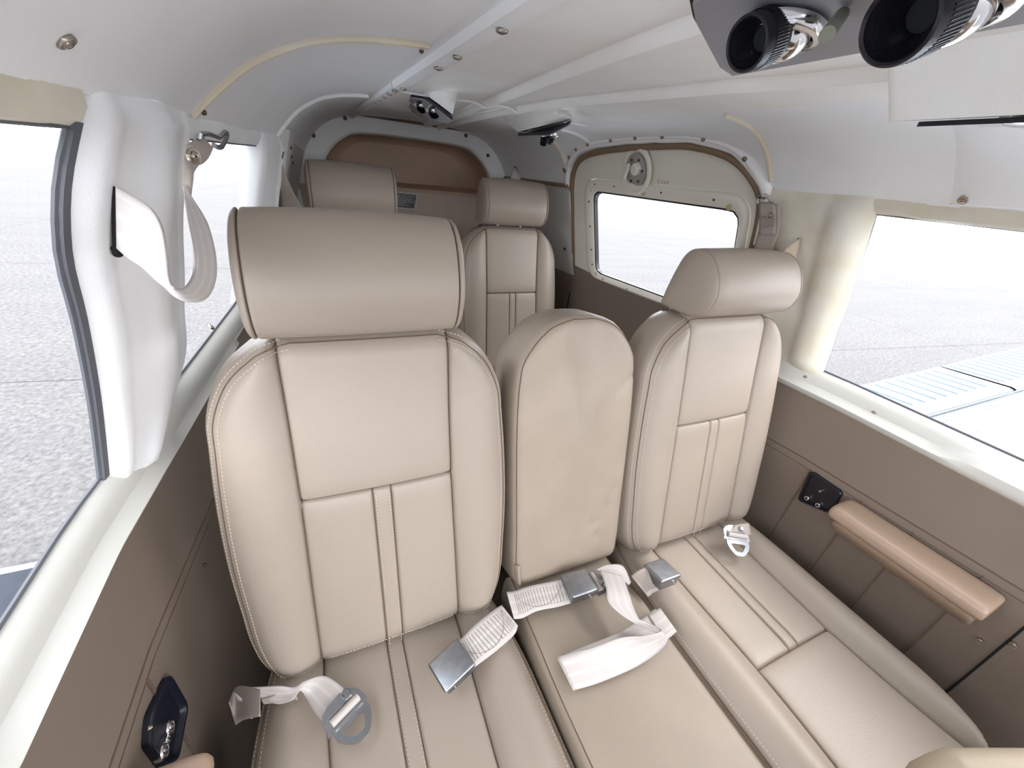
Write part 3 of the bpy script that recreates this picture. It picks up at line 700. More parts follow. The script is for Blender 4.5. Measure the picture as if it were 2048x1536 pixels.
    if stitch:
        b = MB()
        def dash(path, step=.0052, ln=.0032, rr=.00055):
            path = [np.array(q) for q in path]; L = [0]
            for i in range(len(path)-1): L.append(L[-1]+np.linalg.norm(path[i+1]-path[i]))
            t = 0
            while t+ln < L[-1]:
                pt = []
                for tt in (t, t+ln):
                    i = min(max(np.searchsorted(L, tt)-1, 0), len(path)-2); f = (tt-L[i])/max(1e-9, L[i+1]-L[i]); pt.append(path[i]+(path[i+1]-path[i])*f)
                b.tube(pt, rr, 4, caps=False); t += step
        oc = outl; 
        if stitch is True or 'edge' in stitch:
            tang = np.roll(oc, -1, 0)-np.roll(oc, 1, 0); nm = np.stack([tang[:, 1], -tang[:, 0]], 1); nm /= np.maximum(1e-9, np.linalg.norm(nm, axis=1))[:, None]
            for e in (.0055, .017):
                q = oc+nm*e; nn = nf(q[:, 0], q[:, 1], np.full(len(q), e))+.0004
                i0 = [i for i in range(len(q)) if abs(q[i, 0]) > .09 or q[i, 1] < v1-.04]
                run = []; last = None
                for i in i0:
                    if last is not None and i != last+1:
                        if len(run) > 3: dash(run)
                        run = []
                    if q[i, 1] > v0+.015: run.append(M(q[i, 0], q[i, 1], nn[i]))
                    last = i
                if len(run) > 3: dash(run)
        if dbl:
            rng = np.linspace(v0+.01, vm-.006, 60) if dside < 0 else np.linspace(vm+.006, v1-.01, 60)
            for s in (-1, 1): dash([M(s*(dbl-.0033), v, float(nf(np.array([s*(dbl-.0033)]), np.array([v]), np.array([1.]))[0])+.0003) for v in rng], rr=.0005)
        st = b.build('stitching', STITCHD if stitch == 'dark' else STITCH, o, smooth=False); st['kind'] = 'stuff'
    return o
SA, CA = .203, .979
def back_map(ox=0, oy=0, oz=0, sx=1, n0=0): 
    return lambda x, v, n: (ox+x*sx, oy+v*SA-(n+n0)*CA, oz+v*CA+(n+n0)*SA)
def cush_map(ox=0, oy=0, oz=0, sx=1, yf=.0):     # v runs from the back towards the front of the cushion
    return lambda x, v, n: (ox+x*sx*(1+.06*v), oy-v, oz-.03*v+n+ (.03*v*v))
HWB = smooth_fn([(0, .163), (.01, .174), (.03, .184), (.07, .193), (.13, .197), (.2, .200), (.3, .198), (.37, .193), (.41, .189), (.44, .178), (.465, .163), (.485, .142), (.5, .118), (.508, .09)])
PB = smooth_fn([(0, .107), (.12, .105), (.287, .102), (.4, .102), (.508, .104)])
HWC = smooth_fn([(-.075, .18), (0, .194), (.05, .200), (.2, .203), (.3, .202), (.37, .198), (.42, .182), (.455, .158), (.475, .13), (.485, .10)])
PC = smooth_fn([(0, .107), (.12, .103), (.25, .099), (.4, .108), (.485, .12)])
HEAD = [(.163, .502), (.120, .500), (.085, .506), (.068, .522), (.060, .548), (.066, .580), (.082, .610), (.105, .627), (.128, .628), (.146, .612), (.158, .575), (.168, .53), (.172, .505)]
def headrest(parent, hwid=.122, seamx=.110):
    loop = cr_spline([(0, a, b_) for a, b_ in HEAD], 64, closed=True); c_ = np.array((0, .112, .558)); xs = []
    S = [0, .02, .05, .08, .10, .102, .1034, .104, .1046, .106, .108, .111, .115, .119, .122, .1245, .1262, .127]
    G = []
    for sx in [-q for q in S[::-1]]+S[1:]:
        a = abs(sx)/.104*seamx if abs(sx) <= .104 else seamx+(abs(sx)-.104)*(hwid-seamx)/(.127-.104)
        x = a*(1 if sx >= 0 else -1); q = max(0, (abs(sx)-.104)/.023); sc = math.sqrt(max(0, 1-(q*.93)**3.2)) if q > 0 else 1
        gr = -.0048*math.exp(-((abs(sx)-.104)/.0014)**2)
        crown = .011*math.cos(min(1, abs(sx)/.127)*math.pi/2)
        row = []
        for p_ in loop:
            d = p_-c_; L = np.linalg.norm(d); d = d/L; q2 = c_+d*(L*sc+gr+crown*.5); row.append((x, q2[1], q2[2]-.004*(abs(x)/hwid)**2*(1 if q2[2] < .53 else 0)))
        G.append(row)
    b = MB(); b.grid(G, close_v=True); n = len(loop); b.F.append(tuple(range(n))); k = len(b.V); b.F.append(tuple(range(k-n, k)))
    h = b.build('headrest', LEATHER, parent, sharp=70)
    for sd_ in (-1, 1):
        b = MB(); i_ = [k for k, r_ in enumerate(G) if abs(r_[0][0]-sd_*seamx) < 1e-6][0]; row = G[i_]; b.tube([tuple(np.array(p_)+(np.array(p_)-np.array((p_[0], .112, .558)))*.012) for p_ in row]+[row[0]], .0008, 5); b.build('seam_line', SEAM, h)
    for px_ in (-.045, .045): b = MB(); b.tube([(px_, .128, .47), (px_, .128, .52)], .006, 10); b.build('headrest_post', CHROME, parent)
    return h
def seat_base(parent, y0=-.42, z1=-.10):
    b = MB(); b.box(Matrix.Translation((0, (y0-.02)/2+.0, (z1-.375)/2)), .34, abs(y0)-.06, z1+.37, .01); return b.build('seat_base', TAN, parent)
def seat(label, x, y=0, z=0, group='cushioned seats with headrests', cushion_wide=1):
    t = thing('cabin_seat', label, 'seat', (x, y, z), group)
    pad(HWB, 0, .508, .085, .034, PB, .287, .0125, -1, M=back_map(), name='backrest', parent=t)
    headrest(t)
    pad(HWC, -.075, .485, .11, .036, PC, .243, .0125, 1 if False else -1, M=cush_map(oz=-.012), name='seat_cushion', parent=t, bol=.020)
    seat_base(t)
    return t
def copy_tree(o, parent=None):
    c_ = o.copy(); COL.objects.link(c_)
    if parent is not None: c_.parent = parent
    for ch in list(o.children): copy_tree(ch, c_)
    return c_
sL = seat('large beige leather seat nearest the camera beside the left pillar, square headrest', -.33)
sR = copy_tree(sL); sR.location = (.33, 0, 0); 
for ch in sR.children:
    if ch.name.startswith('headrest') and 'post' not in ch.name: ch.scale = (1, 1, .84); ch.location = (0, .004, .505*.16-.005)
for ch in sL.children:
    if ch.name.startswith('headrest'): ch.location.x = -.006
sR['label'] = 'beige leather seat by the right window, its headrest seen from the side'
rL = copy_tree(sL); rL.location = (-.262, .815, .037); rL.scale = (.97, 1, 1); rL['label'] = 'rear row beige seat of which only the headrest shows, behind the large left seat'
rR = copy_tree(sL); rR.location = (.228, .809, .037); rR.scale = (.93, 1, 1); rR['label'] = 'rear row beige leather seat beside the rear door window, backrest and headrest visible'
# the narrow middle seat
HWM = smooth_fn([(0, .104), (.01, .112), (.04, .117), (.12, .119), (.22, .121), (.3, .122), (.36, .121), (.40, .118), (.43, .112), (.455, .096), (.475, .077), (.49, .053), (.499, .02)])
def wrm(X, V):
    n = 0*X
    for cx, cv, a, sx, sv, rot in ((-.02, .40, -.004, .012, .07, .2), (.035, .36, .003, .02, .08, -.3), (.01, .42, .003, .018, .06, 0), (.075, .13, -.003, .01, .008, .3), (.055, .10, -.0025, .012, .005, 0), (.09, .165, -.003, .008, .01, 0), (.06, .07, -.003, .006, .01, 0), (.04, .10, -.002, .006, .008, 0), (.10, .38, -.0025, .004, .03, -.9)):
        c_, s_ = math.cos(rot), math.sin(rot); u = (X-cx)*c_+(V-cv)*s_; q = -(X-cx)*s_+(V-cv)*c_
        n = n+1.5*a*np.exp(-(u/sx)**2-(q/sv)**2)
    return n
mid = thing('middle_seat', 'narrow round-topped beige middle seat between the two large seats', 'seat')
pad(HWM, 0, .499, .10, .018, None, None, None, M=back_map(ox=.001, n0=-.012, oz=.014), wr=wrm, name='backrest', parent=mid, mtl=LEATHER2, stitch=False, piping=.006)
HWMC = smooth_fn([(0, .112), (.02, .116), (.06, .118), (.3, .119), (.44, .118), (.47, .118), (.485, .10)])
def wrc(X, V): return .006*np.exp(-((X-.085)/.03)**2-((V-.055)/.04)**2)*np.sin((X-V)*60)+.004*np.exp(-((V-.08)/.05)**2)
pad(HWMC, -.06, .485, .10, .016, None, None, None, M=cush_map(ox=.0, oz=-.002), wr=wrc, name='seat_cushion', parent=mid, mtl=LEATHER2, stitch=False, piping=.007)
b = MB(); b.box(Matrix.Translation((0, -.2, -.24)), .20, .34, .26, .01); b.build('seat_base', TAN, mid)
b = MB(); b.box(frame((-0.1096,0.0197,0.0470), (-0.1082,0.0163,0.0302)), .045, .006, .010, .002); b.build('corner_flap', LEATHER2, mid)
# front seat top in the near corner
fs = thing('front_seat', 'top corner of a front seat back at the lower right edge', 'seat', (.315, -.475, -.04)); fs.rotation_euler.z = R(-22)
b = MB(); HWF = smooth_fn([(0, .21), (.3, .21), (.5, .205), (.54, .195), (.565, .175), (.58, .14)])
pad(HWF, 0, .58, .10, .04, None, None, None, M=lambda x, v, n: (x, .02-(.58-v)*.45+n, -.35+v), name='backrest', parent=fs, stitch=False, piping=0, mtl=mat('greenish_tan_vinyl', (150, 136, 116), .6, bump=.3, bscale=400))

# ================================================================== BELTS
def ribbon(name, A, B, m, parent, n=40, th=.0013, cup=.0):
    a = cr_spline(A, n); b_ = cr_spline(B, n); G = []; uv = []
    L = 0; prev = None
    for i in range(n):
        mid_ = (a[i]+b_[i])/2; L += 0 if prev is None else np.linalg.norm(mid_-prev); prev = mid_; row = []
        for k in range(7): f = k/6; row.append(a[i]*(1-f)+b_[i]*f); uv.append((L*20, f))
        G.append(row)
    bb = MB(); bb.grid(G); o = obj(name, bb.V, bb.F, m, parent, uv=uv, sharp=80)
    md = o.modifiers.new('thickness', 'SOLIDIFY'); md.thickness = th; md.offset = 0
    o['_'] = 0; del o['_']
    return o, a, b_
def zigzag(parent, a, b_, i0, i1, lift=(0, 0, .0012), m=WSTITCH, rows=9):
    s = MB(); lift = np.array(lift); n = i1-i0
    def P(u, v): i = i0+u*n; k = min(int(i), len(a)-2); f = i-k; A_ = a[k]*(1-f)+a[k+1]*f; B_ = b_[k]*(1-f)+b_[k+1]*f; return A_*(1-v)+B_*v+lift
    for r_ in range(rows*2):
        u0 = r_/rows/2; pts = []
        for k in range(25): pts.append(P(min(1, u0+(.016 if k % 2 else .0)), .14+.72*k/24))
        s.tube(pts, .0003, 4, caps=False)
    s.tube([P(k/20, .12+.76*abs(math.sin(k/20*math.pi))) for k in range(21)], .0003, 4, caps=False)
    return s.build('box_stitching', m, parent, smooth=False)
def buckle(t, c, d, up=(0, 0, 1), L=.054, Wd=.048):
    M = frame(c, d, up)
    b = MB(); b.box(M @ Matrix.Translation((0, 0, .0105)), L, Wd, .0075, .0034, 5); b.build('lid', STEELW, t)
    b = MB(); b.box(M @ Matrix.Translation((-.001, 0, -.001)), L-.006, Wd-.005, .018, .002, 3); b.build('body', STEEL, t)
    b = MB(); b.tube([M @ Vector((L/2-.014, -Wd/2-.001, 0)), M @ Vector((L/2-.014, Wd/2+.001, 0))], .0028, 12); b.build('pivot_pin', CHROME, t)
def tongue(t, c, d, up=(0, 0, 1), sc=1):
    M = frame(c, d, up) @ Matrix.Scale(sc, 4); q = .001
    outer = [(-24, -14), (-20, -24), (-12, -31), (4, -31), (6, -33), (9, -33), (9, -27), (20, -27), (30, -22), (40, -13), (43, -7), (43, 7), (40, 13), (30, 22), (20, 27), (9, 27), (9, 31), (2, 31), (-12, 29), (-22, 20), (-26, 8)]
    h1 = [(-9, -23), (4, -23), (4, 23), (-9, 23)]; h2 = [(17, -15), (20, -17), (31, -10), (34, -6), (34, 6), (31, 10), (20, 17), (17, 15)]
    b = MB(); b.plate(M, [(x*q, y*q) for x, y in outer], [[(x*q, y*q) for x, y in h1[::-1]], [(x*q, y*q) for x, y in h2[::-1]]], .0024); b.build('plate', STEEL, t, smooth=False)
    b = MB(); b.tube([M @ Vector((-.002, -.022, .003)), M @ Vector((-.002, .022, .003))], .0052, 16); b.build('roller', WEB, t)
    b = MB(); b.lathe([(.006, 0), (.006, .006), (.0048, .0075), (.00001, .0075)], 16, M @ Matrix.Translation((-.018, .012, .001))); b.build('stud', STEEL, t)
    b = MB(); b.tube([M @ Vector((.0085, -.022, .002)), M @ Vector((.0085, .022, .002))], .0012, 8); b.tube([M @ Vector((-.0095, -.022, .002)), M @ Vector((-.0095, .022, .002))], .0012, 8); b.build('slot_rims', CHROME, t)
    return M
# lap belt with slotted tongue, left seat
t = thing('lap_belt', 'white lap belt with steel tongue plate lying on the left seat', 'seat belt')
ribbon('webbing_end', [(-0.5520,-0.0053,0.0157),(-0.5450,0.0144,0.0125),(-0.5000,-0.0474,0.0927)], [(-0.5520,-0.0113,-0.0323),(-0.5300,-0.0386,0.0230),(-0.4900,-0.0993,0.1301)], WEBT, t)
ribbon('webbing', [(-0.5326,-0.0007,0.0300),(-0.5121,-0.0106,0.0350),(-0.4870,-0.0217,0.0400),(-0.4693,-0.0273,0.0350),(-0.4576,-0.0212,0.0300),(-0.4320,-0.0243,0.0300),(-0.4075,-0.0514,0.0300),(-0.3983,-0.0622,0.0260)], [(-0.5232,-0.0267,0.0200),(-0.5138,-0.0170,0.0220),(-0.4920,-0.0337,0.0220),(-0.4720,-0.0429,0.0350),(-0.4638,-0.0321,0.0300),(-0.4581,-0.0358,0.0160),(-0.4462,-0.0604,0.0140),(-0.4381,-0.0745,0.0180)], WEB, t)
ribbon('webbing_fold', [(-0.5128,-0.0183,0.0200),(-0.4972,-0.0255,0.0300),(-0.4786,-0.0258,0.0340),(-0.4699,-0.0336,0.0300)], [(-0.5103,-0.0217,0.0120),(-0.4966,-0.0262,0.0140),(-0.4776,-0.0324,0.0180),(-0.4677,-0.0362,0.0180)], WEBT, t, n=24)
b = MB(); b.box(frame((-0.5350,-0.0132,0.0092), (-0.5300,-0.0205,-0.0171)), .035, .002, .022, .0005, 1); b.build('care_tag', mat('white_label', (232, 230, 226), .7), t)
tongue(t, (-0.4088,-0.0765,0.0220), (-0.3908,-0.1075,0.0140), up=(.05, -.05, 1), sc=.93)
# buckle on the left seat
t = thing('lap_belt_buckle', 'steel lift-lid buckle on stitched white webbing resting on the left seat', 'seat belt')
o, a, b_ = ribbon('webbing', [(-0.1541,-0.0129,0.0300),(-0.1741,-0.0204,0.0350),(-0.2097,-0.0331,0.0360),(-0.2338,-0.0428,0.0320),(-0.2450,-0.0451,0.0280)], [(-0.1397,-0.0519,0.0220),(-0.1514,-0.0621,0.0200),(-0.1856,-0.0742,0.0200),(-0.2225,-0.0837,0.0200),(-0.2354,-0.0862,0.0200)], WEB, t)
zigzag(o, a, b_, 4, 36)
buckle(t, (-0.2592,-0.0766,0.0260), (-0.2742,-0.0811,0.0220))
# middle buckle, closed on its tongue
t = thing('lap_belt_buckle', 'steel buckle on wide stitched webbing lying across the back of the middle seat', 'seat belt')
o, a, b_ = ribbon('webbing', [(-0.1378,0.0041,0.0340),(-0.1227,0.0007,0.0340),(-0.0939,-0.0009,0.0360),(-0.0556,-0.0062,0.0360),(-0.0194,-0.0089,0.0340)], [(-0.1411,-0.0387,0.0220),(-0.1267,-0.0422,0.0220),(-0.0976,-0.0411,0.0240),(-0.0609,-0.0469,0.0240),(-0.0253,-0.0486,0.0220)], WEB, t)
zigzag(o, a, b_, 8, 36)
buckle(t, (-0.0090,-0.0299,0.0310), (0.0127,-0.0306,0.0300))
t = thing('lap_belt', 'loose white lap belt looping and twisting over the middle seat cushion', 'seat belt')
M = tongue(t, (0.0277,-0.0322,0.0280), (0.0045,-0.0304,0.0280), sc=.8)
o, a, b_ = ribbon('webbing_end', [(0.0365,-0.0186,0.0450),(0.0648,-0.0157,0.0420),(0.0967,-0.0235,0.0350),(0.0999,-0.0509,0.0200)], [(0.0443,-0.0207,0.0400),(0.0555,-0.0293,0.0400),(0.0733,-0.0430,0.0350),(0.0857,-0.0591,0.0300)], WEB, t, n=24)
ribbon('webbing', [(0.0391,-0.0247,0.0500),(0.0249,-0.0616,0.0550),(0.0153,-0.0827,0.0500),(0.0243,-0.1064,0.0450),(0.0414,-0.1270,0.0400),(0.0578,-0.1497,0.0450),(0.0801,-0.1588,0.0350),(0.0846,-0.1637,0.0220),(0.0618,-0.1691,0.0140),(0.0131,-0.1725,0.0100),(-0.0521,-0.1692,0.0080),(-0.0942,-0.1638,0.0080)],
  [(0.0720,-0.0500,0.0500),(0.0596,-0.0859,0.0500),(0.0544,-0.1052,0.0450),(0.0532,-0.1231,0.0400),(0.0615,-0.1295,0.0380),(0.0781,-0.1387,0.0300),(0.0715,-0.1549,0.0450),(0.0369,-0.1537,0.0500),(-0.0017,-0.1400,0.0460),(-0.0521,-0.1322,0.0360),(-0.0749,-0.1256,0.0300),(-0.1006,-0.1206,0.0260)], WEB, t, n=90)
ribbon('webbing_under', [(-0.1006,-0.1206,0.0260),(-0.0991,-0.1189,0.0180),(-0.0659,-0.1163,0.0140),(0.0130,-0.1185,0.0140),(0.0722,-0.1133,0.0120),(0.1142,-0.1057,0.0100)], [(-0.0942,-0.1638,0.0080),(-0.0922,-0.1618,0.0040),(-0.0515,-0.1560,0.0040),(0.0207,-0.1523,0.0050),(0.0828,-0.1550,0.0060),(0.1229,-0.1505,0.0080)], WEB, t, n=50)
ribbon('folded_hem', [(0.0918,-0.1118,0.0120),(0.1125,-0.1095,0.0120),(0.1224,-0.1091,0.0120)], [(0.0894,-0.1576,0.0120),(0.1059,-0.1558,0.0120),(0.1202,-0.1529,0.0120)], WEB, t, n=12, th=.003)
# right seat buckle
t = thing('lap_belt_buckle', 'steel buckle tilted on edge with short webbing on the right seat', 'seat belt')
o, a, b_ = ribbon('webbing', [(0.1019,-0.0447,0.0300),(0.1140,-0.0456,0.0400),(0.1323,-0.0468,0.0450),(0.1523,-0.0468,0.0450)], [(0.1124,-0.0857,0.0180),(0.1257,-0.0835,0.0200),(0.1433,-0.0842,0.0240),(0.1594,-0.0849,0.0260)], WEBT, t)
zigzag(o, a, b_, 4, 34)
buckle(t, (0.1554,-0.0664,0.0360), (0.1856,-0.0663,0.0340), up=(.55, .15, 1), L=.05)
# right tongue
t = thing('lap_belt', 'silver tongue plate beside the foot of the right seat back', 'seat belt')
ribbon('webbing', [(0.3971,-0.0313,0.0500),(0.3908,-0.0332,0.0450),(0.3693,-0.0369,0.0350)], [(0.4345,-0.0378,0.0500),(0.4295,-0.0464,0.0450),(0.4256,-0.0562,0.0350)], WEBT, t, n=12)
tongue(t, (0.3902,-0.0475,0.0340), (0.3789,-0.0689,0.0200), up=(.0, -.25, 1), sc=.95)
# left shoulder belt looped from its pillar slot to the stowage hook
t = thing('shoulder_belt', 'white shoulder belt looped from a slot in the left pillar up to its hook', 'seat belt')
ribbon('webbing', [(-0.5050,0.0182,0.6510),(-0.4950,0.0078,0.6472),(-0.4800,-0.0148,0.6421),(-0.4650,-0.0594,0.6374),(-0.4550,-0.1015,0.6303),(-0.4450,-0.1480,0.6249),(-0.4400,-0.1614,0.6243),(-0.4400,-0.1437,0.6202),(-0.4400,-0.1221,0.6225),(-0.4400,-0.1112,0.6325),(-0.4450,-0.0854,0.6419),(-0.4520,-0.0475,0.6518),(-0.4560,-0.0228,0.6588)],
  [(-0.5150,0.0147,0.6080),(-0.5050,-0.0012,0.6040),(-0.4900,-0.0297,0.6040),(-0.4750,-0.0626,0.6034),(-0.4620,-0.0942,0.6062),(-0.4520,-0.1200,0.6089),(-0.4450,-0.1253,0.6071),(-0.4400,-0.1106,0.6047),(-0.4370,-0.0924,0.6108),(-0.4380,-0.0707,0.6217),(-0.4420,-0.0509,0.6373),(-0.4470,-0.0456,0.6504),(-0.4520,-0.0318,0.6566)], WEB, t, n=80)
o, a, b_ = ribbon('stitched_end', [(-0.4570,-0.0214,0.6555),(-0.4570,-0.0063,0.6673),(-0.4560,0.0088,0.6783),(-0.4560,0.0375,0.6856)], [(-0.4520,-0.0293,0.6524),(-0.4500,-0.0221,0.6624),(-0.4500,-0.0032,0.6685),(-0.4490,0.0526,0.6777)], WEBT, t, n=20)
ribbon('stitched_end', [(-0.4545,0.0130,0.6832),(-0.4540,0.0385,0.6869),(-0.4540,0.0676,0.6884)], [(-0.4495,0.0107,0.6708),(-0.4490,0.0355,0.6744),(-0.4490,0.0686,0.6814)], WEBT, t, n=12, th=.004)
b = MB(); P = [(-0.4550,0.0495,0.6866),(-0.4500,0.0381,0.6904),(-0.4500,0.0690,0.6922),(-0.4500,0.1011,0.6915),(-0.4500,0.1270,0.6909),(-0.4500,0.1721,0.6967),(-0.4500,0.1821,0.6943),(-0.4500,0.1465,0.6857),(-0.4500,0.1211,0.6826),(-0.4500,0.1028,0.6833),(-0.4500,0.0915,0.6844)]
b.tube([tuple(q) for q in cr_spline(P, 40)], .0022, 8); b.build('hook', STEEL, t)
screw((-0.4462,-0.0222,0.6773), (1, -.6, 0), .0052, SCREW, t, 'stud')
# rear left shoulder belt
t = thing('shoulder_belt', 'narrow shoulder belt hanging from a bracket behind the rear left window post', 'seat belt')
ribbon('webbing', [(-0.4426,0.8300,0.6628),(-0.4461,0.8300,0.6394),(-0.4453,0.8400,0.6120),(-0.4448,0.8600,0.5769),(-0.4476,0.8800,0.5394)], [(-0.4299,0.8300,0.6641),(-0.4266,0.8300,0.6358),(-0.4158,0.8400,0.5977),(-0.4054,0.8600,0.5679),(-0.3924,0.8800,0.5426)], WEBT, t, n=30)
b = MB(); b.tube([(-0.4377,0.8250,0.6593),(-0.4393,0.8250,0.6695),(-0.4306,0.8250,0.6796),(-0.4244,0.8250,0.6792),(-0.4291,0.8250,0.6684),(-0.4350,0.8250,0.6637)], .0035, 8); b.build('bracket', CHROME, t)
# right shoulder belt hung on its hook
t = thing('shoulder_belt', 'stitched shoulder belt end with grommet hanging from a hook beside the rear door', 'seat belt')
o, a, b_ = ribbon('webbing', [(0.4682,0.2326,0.6852),(0.4752,0.2265,0.6612),(0.4820,0.2215,0.6375),(0.4872,0.2228,0.6172),(0.4940,0.2243,0.5911),(0.5115,0.2206,0.5263)], [(0.4711,0.1937,0.6890),(0.4768,0.1844,0.6709),(0.4833,0.1801,0.6482),(0.4896,0.1808,0.6241),(0.4960,0.1845,0.5987),(0.5126,0.1870,0.5348)], WEBT, t)
ribbon('folded_end', [(0.4656,0.2280,0.6817),(0.4714,0.2237,0.6613),(0.4823,0.2157,0.6233)], [(0.4674,0.1976,0.6866),(0.4724,0.1907,0.6700),(0.4842,0.1823,0.6286)], WEBT, t, n=16, th=.003)
zigzag(o, a, b_, 9, 17, lift=(-.0065, 0, 0), rows=4)
screw((0.4690,0.2012,0.6638), (-1, 0, 0), .006, SCREW, t, 'grommet')
b = MB(); P = [(0.4631,0.2291,0.6833),(0.4605,0.2300,0.6925),(0.4599,0.2226,0.6977),(0.4608,0.2141,0.6975),(0.4632,0.2047,0.6921),(0.4648,0.1959,0.6893),(0.4664,0.1899,0.6854)]
b.tube([tuple(q) for q in cr_spline(P, 24)], .0038, 8); b.build('hook', CHROME, t)
t = thing('shoulder_belt', 'beige belt coming out of a slot in the right pillar behind the headrest', 'seat belt')
ribbon('webbing', [(0.5081,0.1458,0.6314),(0.5081,0.1404,0.6073),(0.5090,0.1328,0.5691),(0.5059,0.1193,0.5102)], [(0.5100,0.1483,0.6273),(0.4950,0.1519,0.6146),(0.4790,0.1508,0.5997),(0.4586,0.1440,0.5663)], mat('beige_webbing', (200, 184, 164), .6, bump=.3, bscale=900), t, n=20)
t = thing('shoulder_belt', 'small white tip of a belt sticking out above the rear right headrest', 'seat belt')
ribbon('webbing', [(0.3068,1.1200,0.7067),(0.2902,1.1000,0.6850),(0.2731,1.0800,0.6524)], [(0.3107,1.1200,0.7071),(0.3162,1.1000,0.6841),(0.3282,1.0800,0.6569)], WEB, t, n=12)
slot(1, [(0.3072,1.1250,0.7050),(0.3128,1.1250,0.7087),(0.3204,1.1250,0.6948)], BLACKM, hl, .003)

# ================================================================== ARMRESTS, SOCKET PANELS
def armrest(s, label, y0, y1, z0=.125):
    t = thing('armrest', label, 'armrest', (s*.60, (y0+y1)/2, z0), 'side wall armrests')
    L = abs(y1-y0)
    def prism(name, prof, m, yy0, yy1, rr=.02):
        G = []; ys = [yy0, yy0+rr*.12, yy0+rr*.4, yy0+rr, yy1-rr, yy1-rr*.4, yy1-rr*.12, yy1]; sc = [.72, .88, .97, 1, 1, .97, .88, .72]
        cx = sum(p[0] for p in prof)/len(prof); cz_ = sum(p[1] for p in prof)/len(prof)
        P = cr_spline([(a, 0, b_) for a, b_ in prof], 36, closed=True)
        for y, k in zip(ys, sc): G.append([(-s*(cx+(p[0]-cx)*(.5+.5*k)), y, cz_+(p[2]-cz_)*k) for p in P])
        b = MB(); b.grid(G, close_v=True); n = 36; b.F.append(tuple(range(n))); k = len(b.V); b.F.append(tuple(range(k-n, k))); return b.build(name, m, t, sharp=60)
    prism('arm_pad', [(0, .028), (.03, .030), (.062, .026), (.070, .012), (.066, .0), (.05, -.006), (0, -.006)], TAN2, -L/2, L/2)
    prism('arm_body', [(0, -.006), (.045, -.006), (.060, -.004), (.056, -.02), (.03, -.045), (0, -.05)], mat('armrest_side', (140, 120, 103), .6, bump=.3, bscale=500), -L/2+.008, L/2-.012)
    return t
armrest(1, 'padded beige armrest on the right wall below the window', -.362, -.118, .120)
armrest(-1, 'pinkish beige armrest end low on the left wall at the bottom edge', -.38, -.115, .112)
def rq(P, k=.25):
    return P
t = thing('socket_panel', 'square black headset jack recess set in the right wall', 'socket panel')
c = [(0.5967,-0.0364,0.0689),(0.5966,-0.0308,0.1552),(0.5981,-0.1029,0.1504),(0.5981,-0.1042,0.0888)]
def sock(t, c, s, m, jacks, depth=.004):
    c = [np.array(q) for q in c]; ctr = sum(c)/len(c); out = []
    n = len(c)
    for i in range(n):
        a, b_, d = c[i-1], c[i], c[(i+1) % n]; k = .16
        p0 = b_+(a-b_)*k; p1 = b_+(d-b_)*k
        for q in np.linspace(0, 1, 7): out.append((1-q)**2*p0+2*q*(1-q)*b_+q*q*p1)
    nrm = np.array((-s*1., 0, 0)); G = []
    for sc, h in ((1.0, -.004), (1.0, depth*.6), (.96, depth), (.88, depth), (.84, depth*.2), (.82, -.002)):
        G.append([tuple(ctr+(p-ctr)*sc+nrm*h) for p in out])
    b = MB(); b.grid(G, close_v=True); b.F.append(tuple(range(len(b.V)-len(out), len(b.V)))); b.build('bezel', m, t)
    for p, r_ in jacks:
        Mj = Matrix.Translation(p) @ Vector((-s, 0, .1)).to_track_quat('Z', 'Y').to_matrix().to_4x4()
        b = MB(); b.lathe([(r_, -.004), (r_, .003), (r_*.85, .0045), (r_*.7, .003), (r_*.62, .003), (r_*.55, .0055), (r_*.4, .0055), (r_*.33, .001)], 20, Mj); j = b.build('jack', CHROME, t)
        b = MB(); b.lathe([(r_*.34, .0012), (.00001, .0012)], 12, Mj); b.build('hole', BLACKM, j)
sock(t, c, 1, BLACK, [(p, .0062) for p in [(0.5960,-0.0520,0.0894),(0.5965,-0.0767,0.0905)]]+[((0.5963,-0.0675,0.1242), .0035)])
t = thing('socket_panel', 'dark blue headset jack panel low on the left wall', 'socket panel')
c = [(-0.5961,-0.0034,0.1146),(-0.5960,-0.0013,0.0345),(-0.5971,-0.0566,0.0263),(-0.5976,-0.0783,0.0586),(-0.5976,-0.0792,0.1178),(-0.5971,-0.0568,0.1330)]
sock(t, c, -1, NAVY, [(p, .0085) for p in [(-0.5950,-0.0481,0.0803),(-0.5954,-0.0710,0.0801)]]+[((-0.5952,-0.0594,0.0787), .0045)])
screw((-0.5934,-0.0691,0.1294), (1, 0, 0), .003, SCREW, t, 'screw')

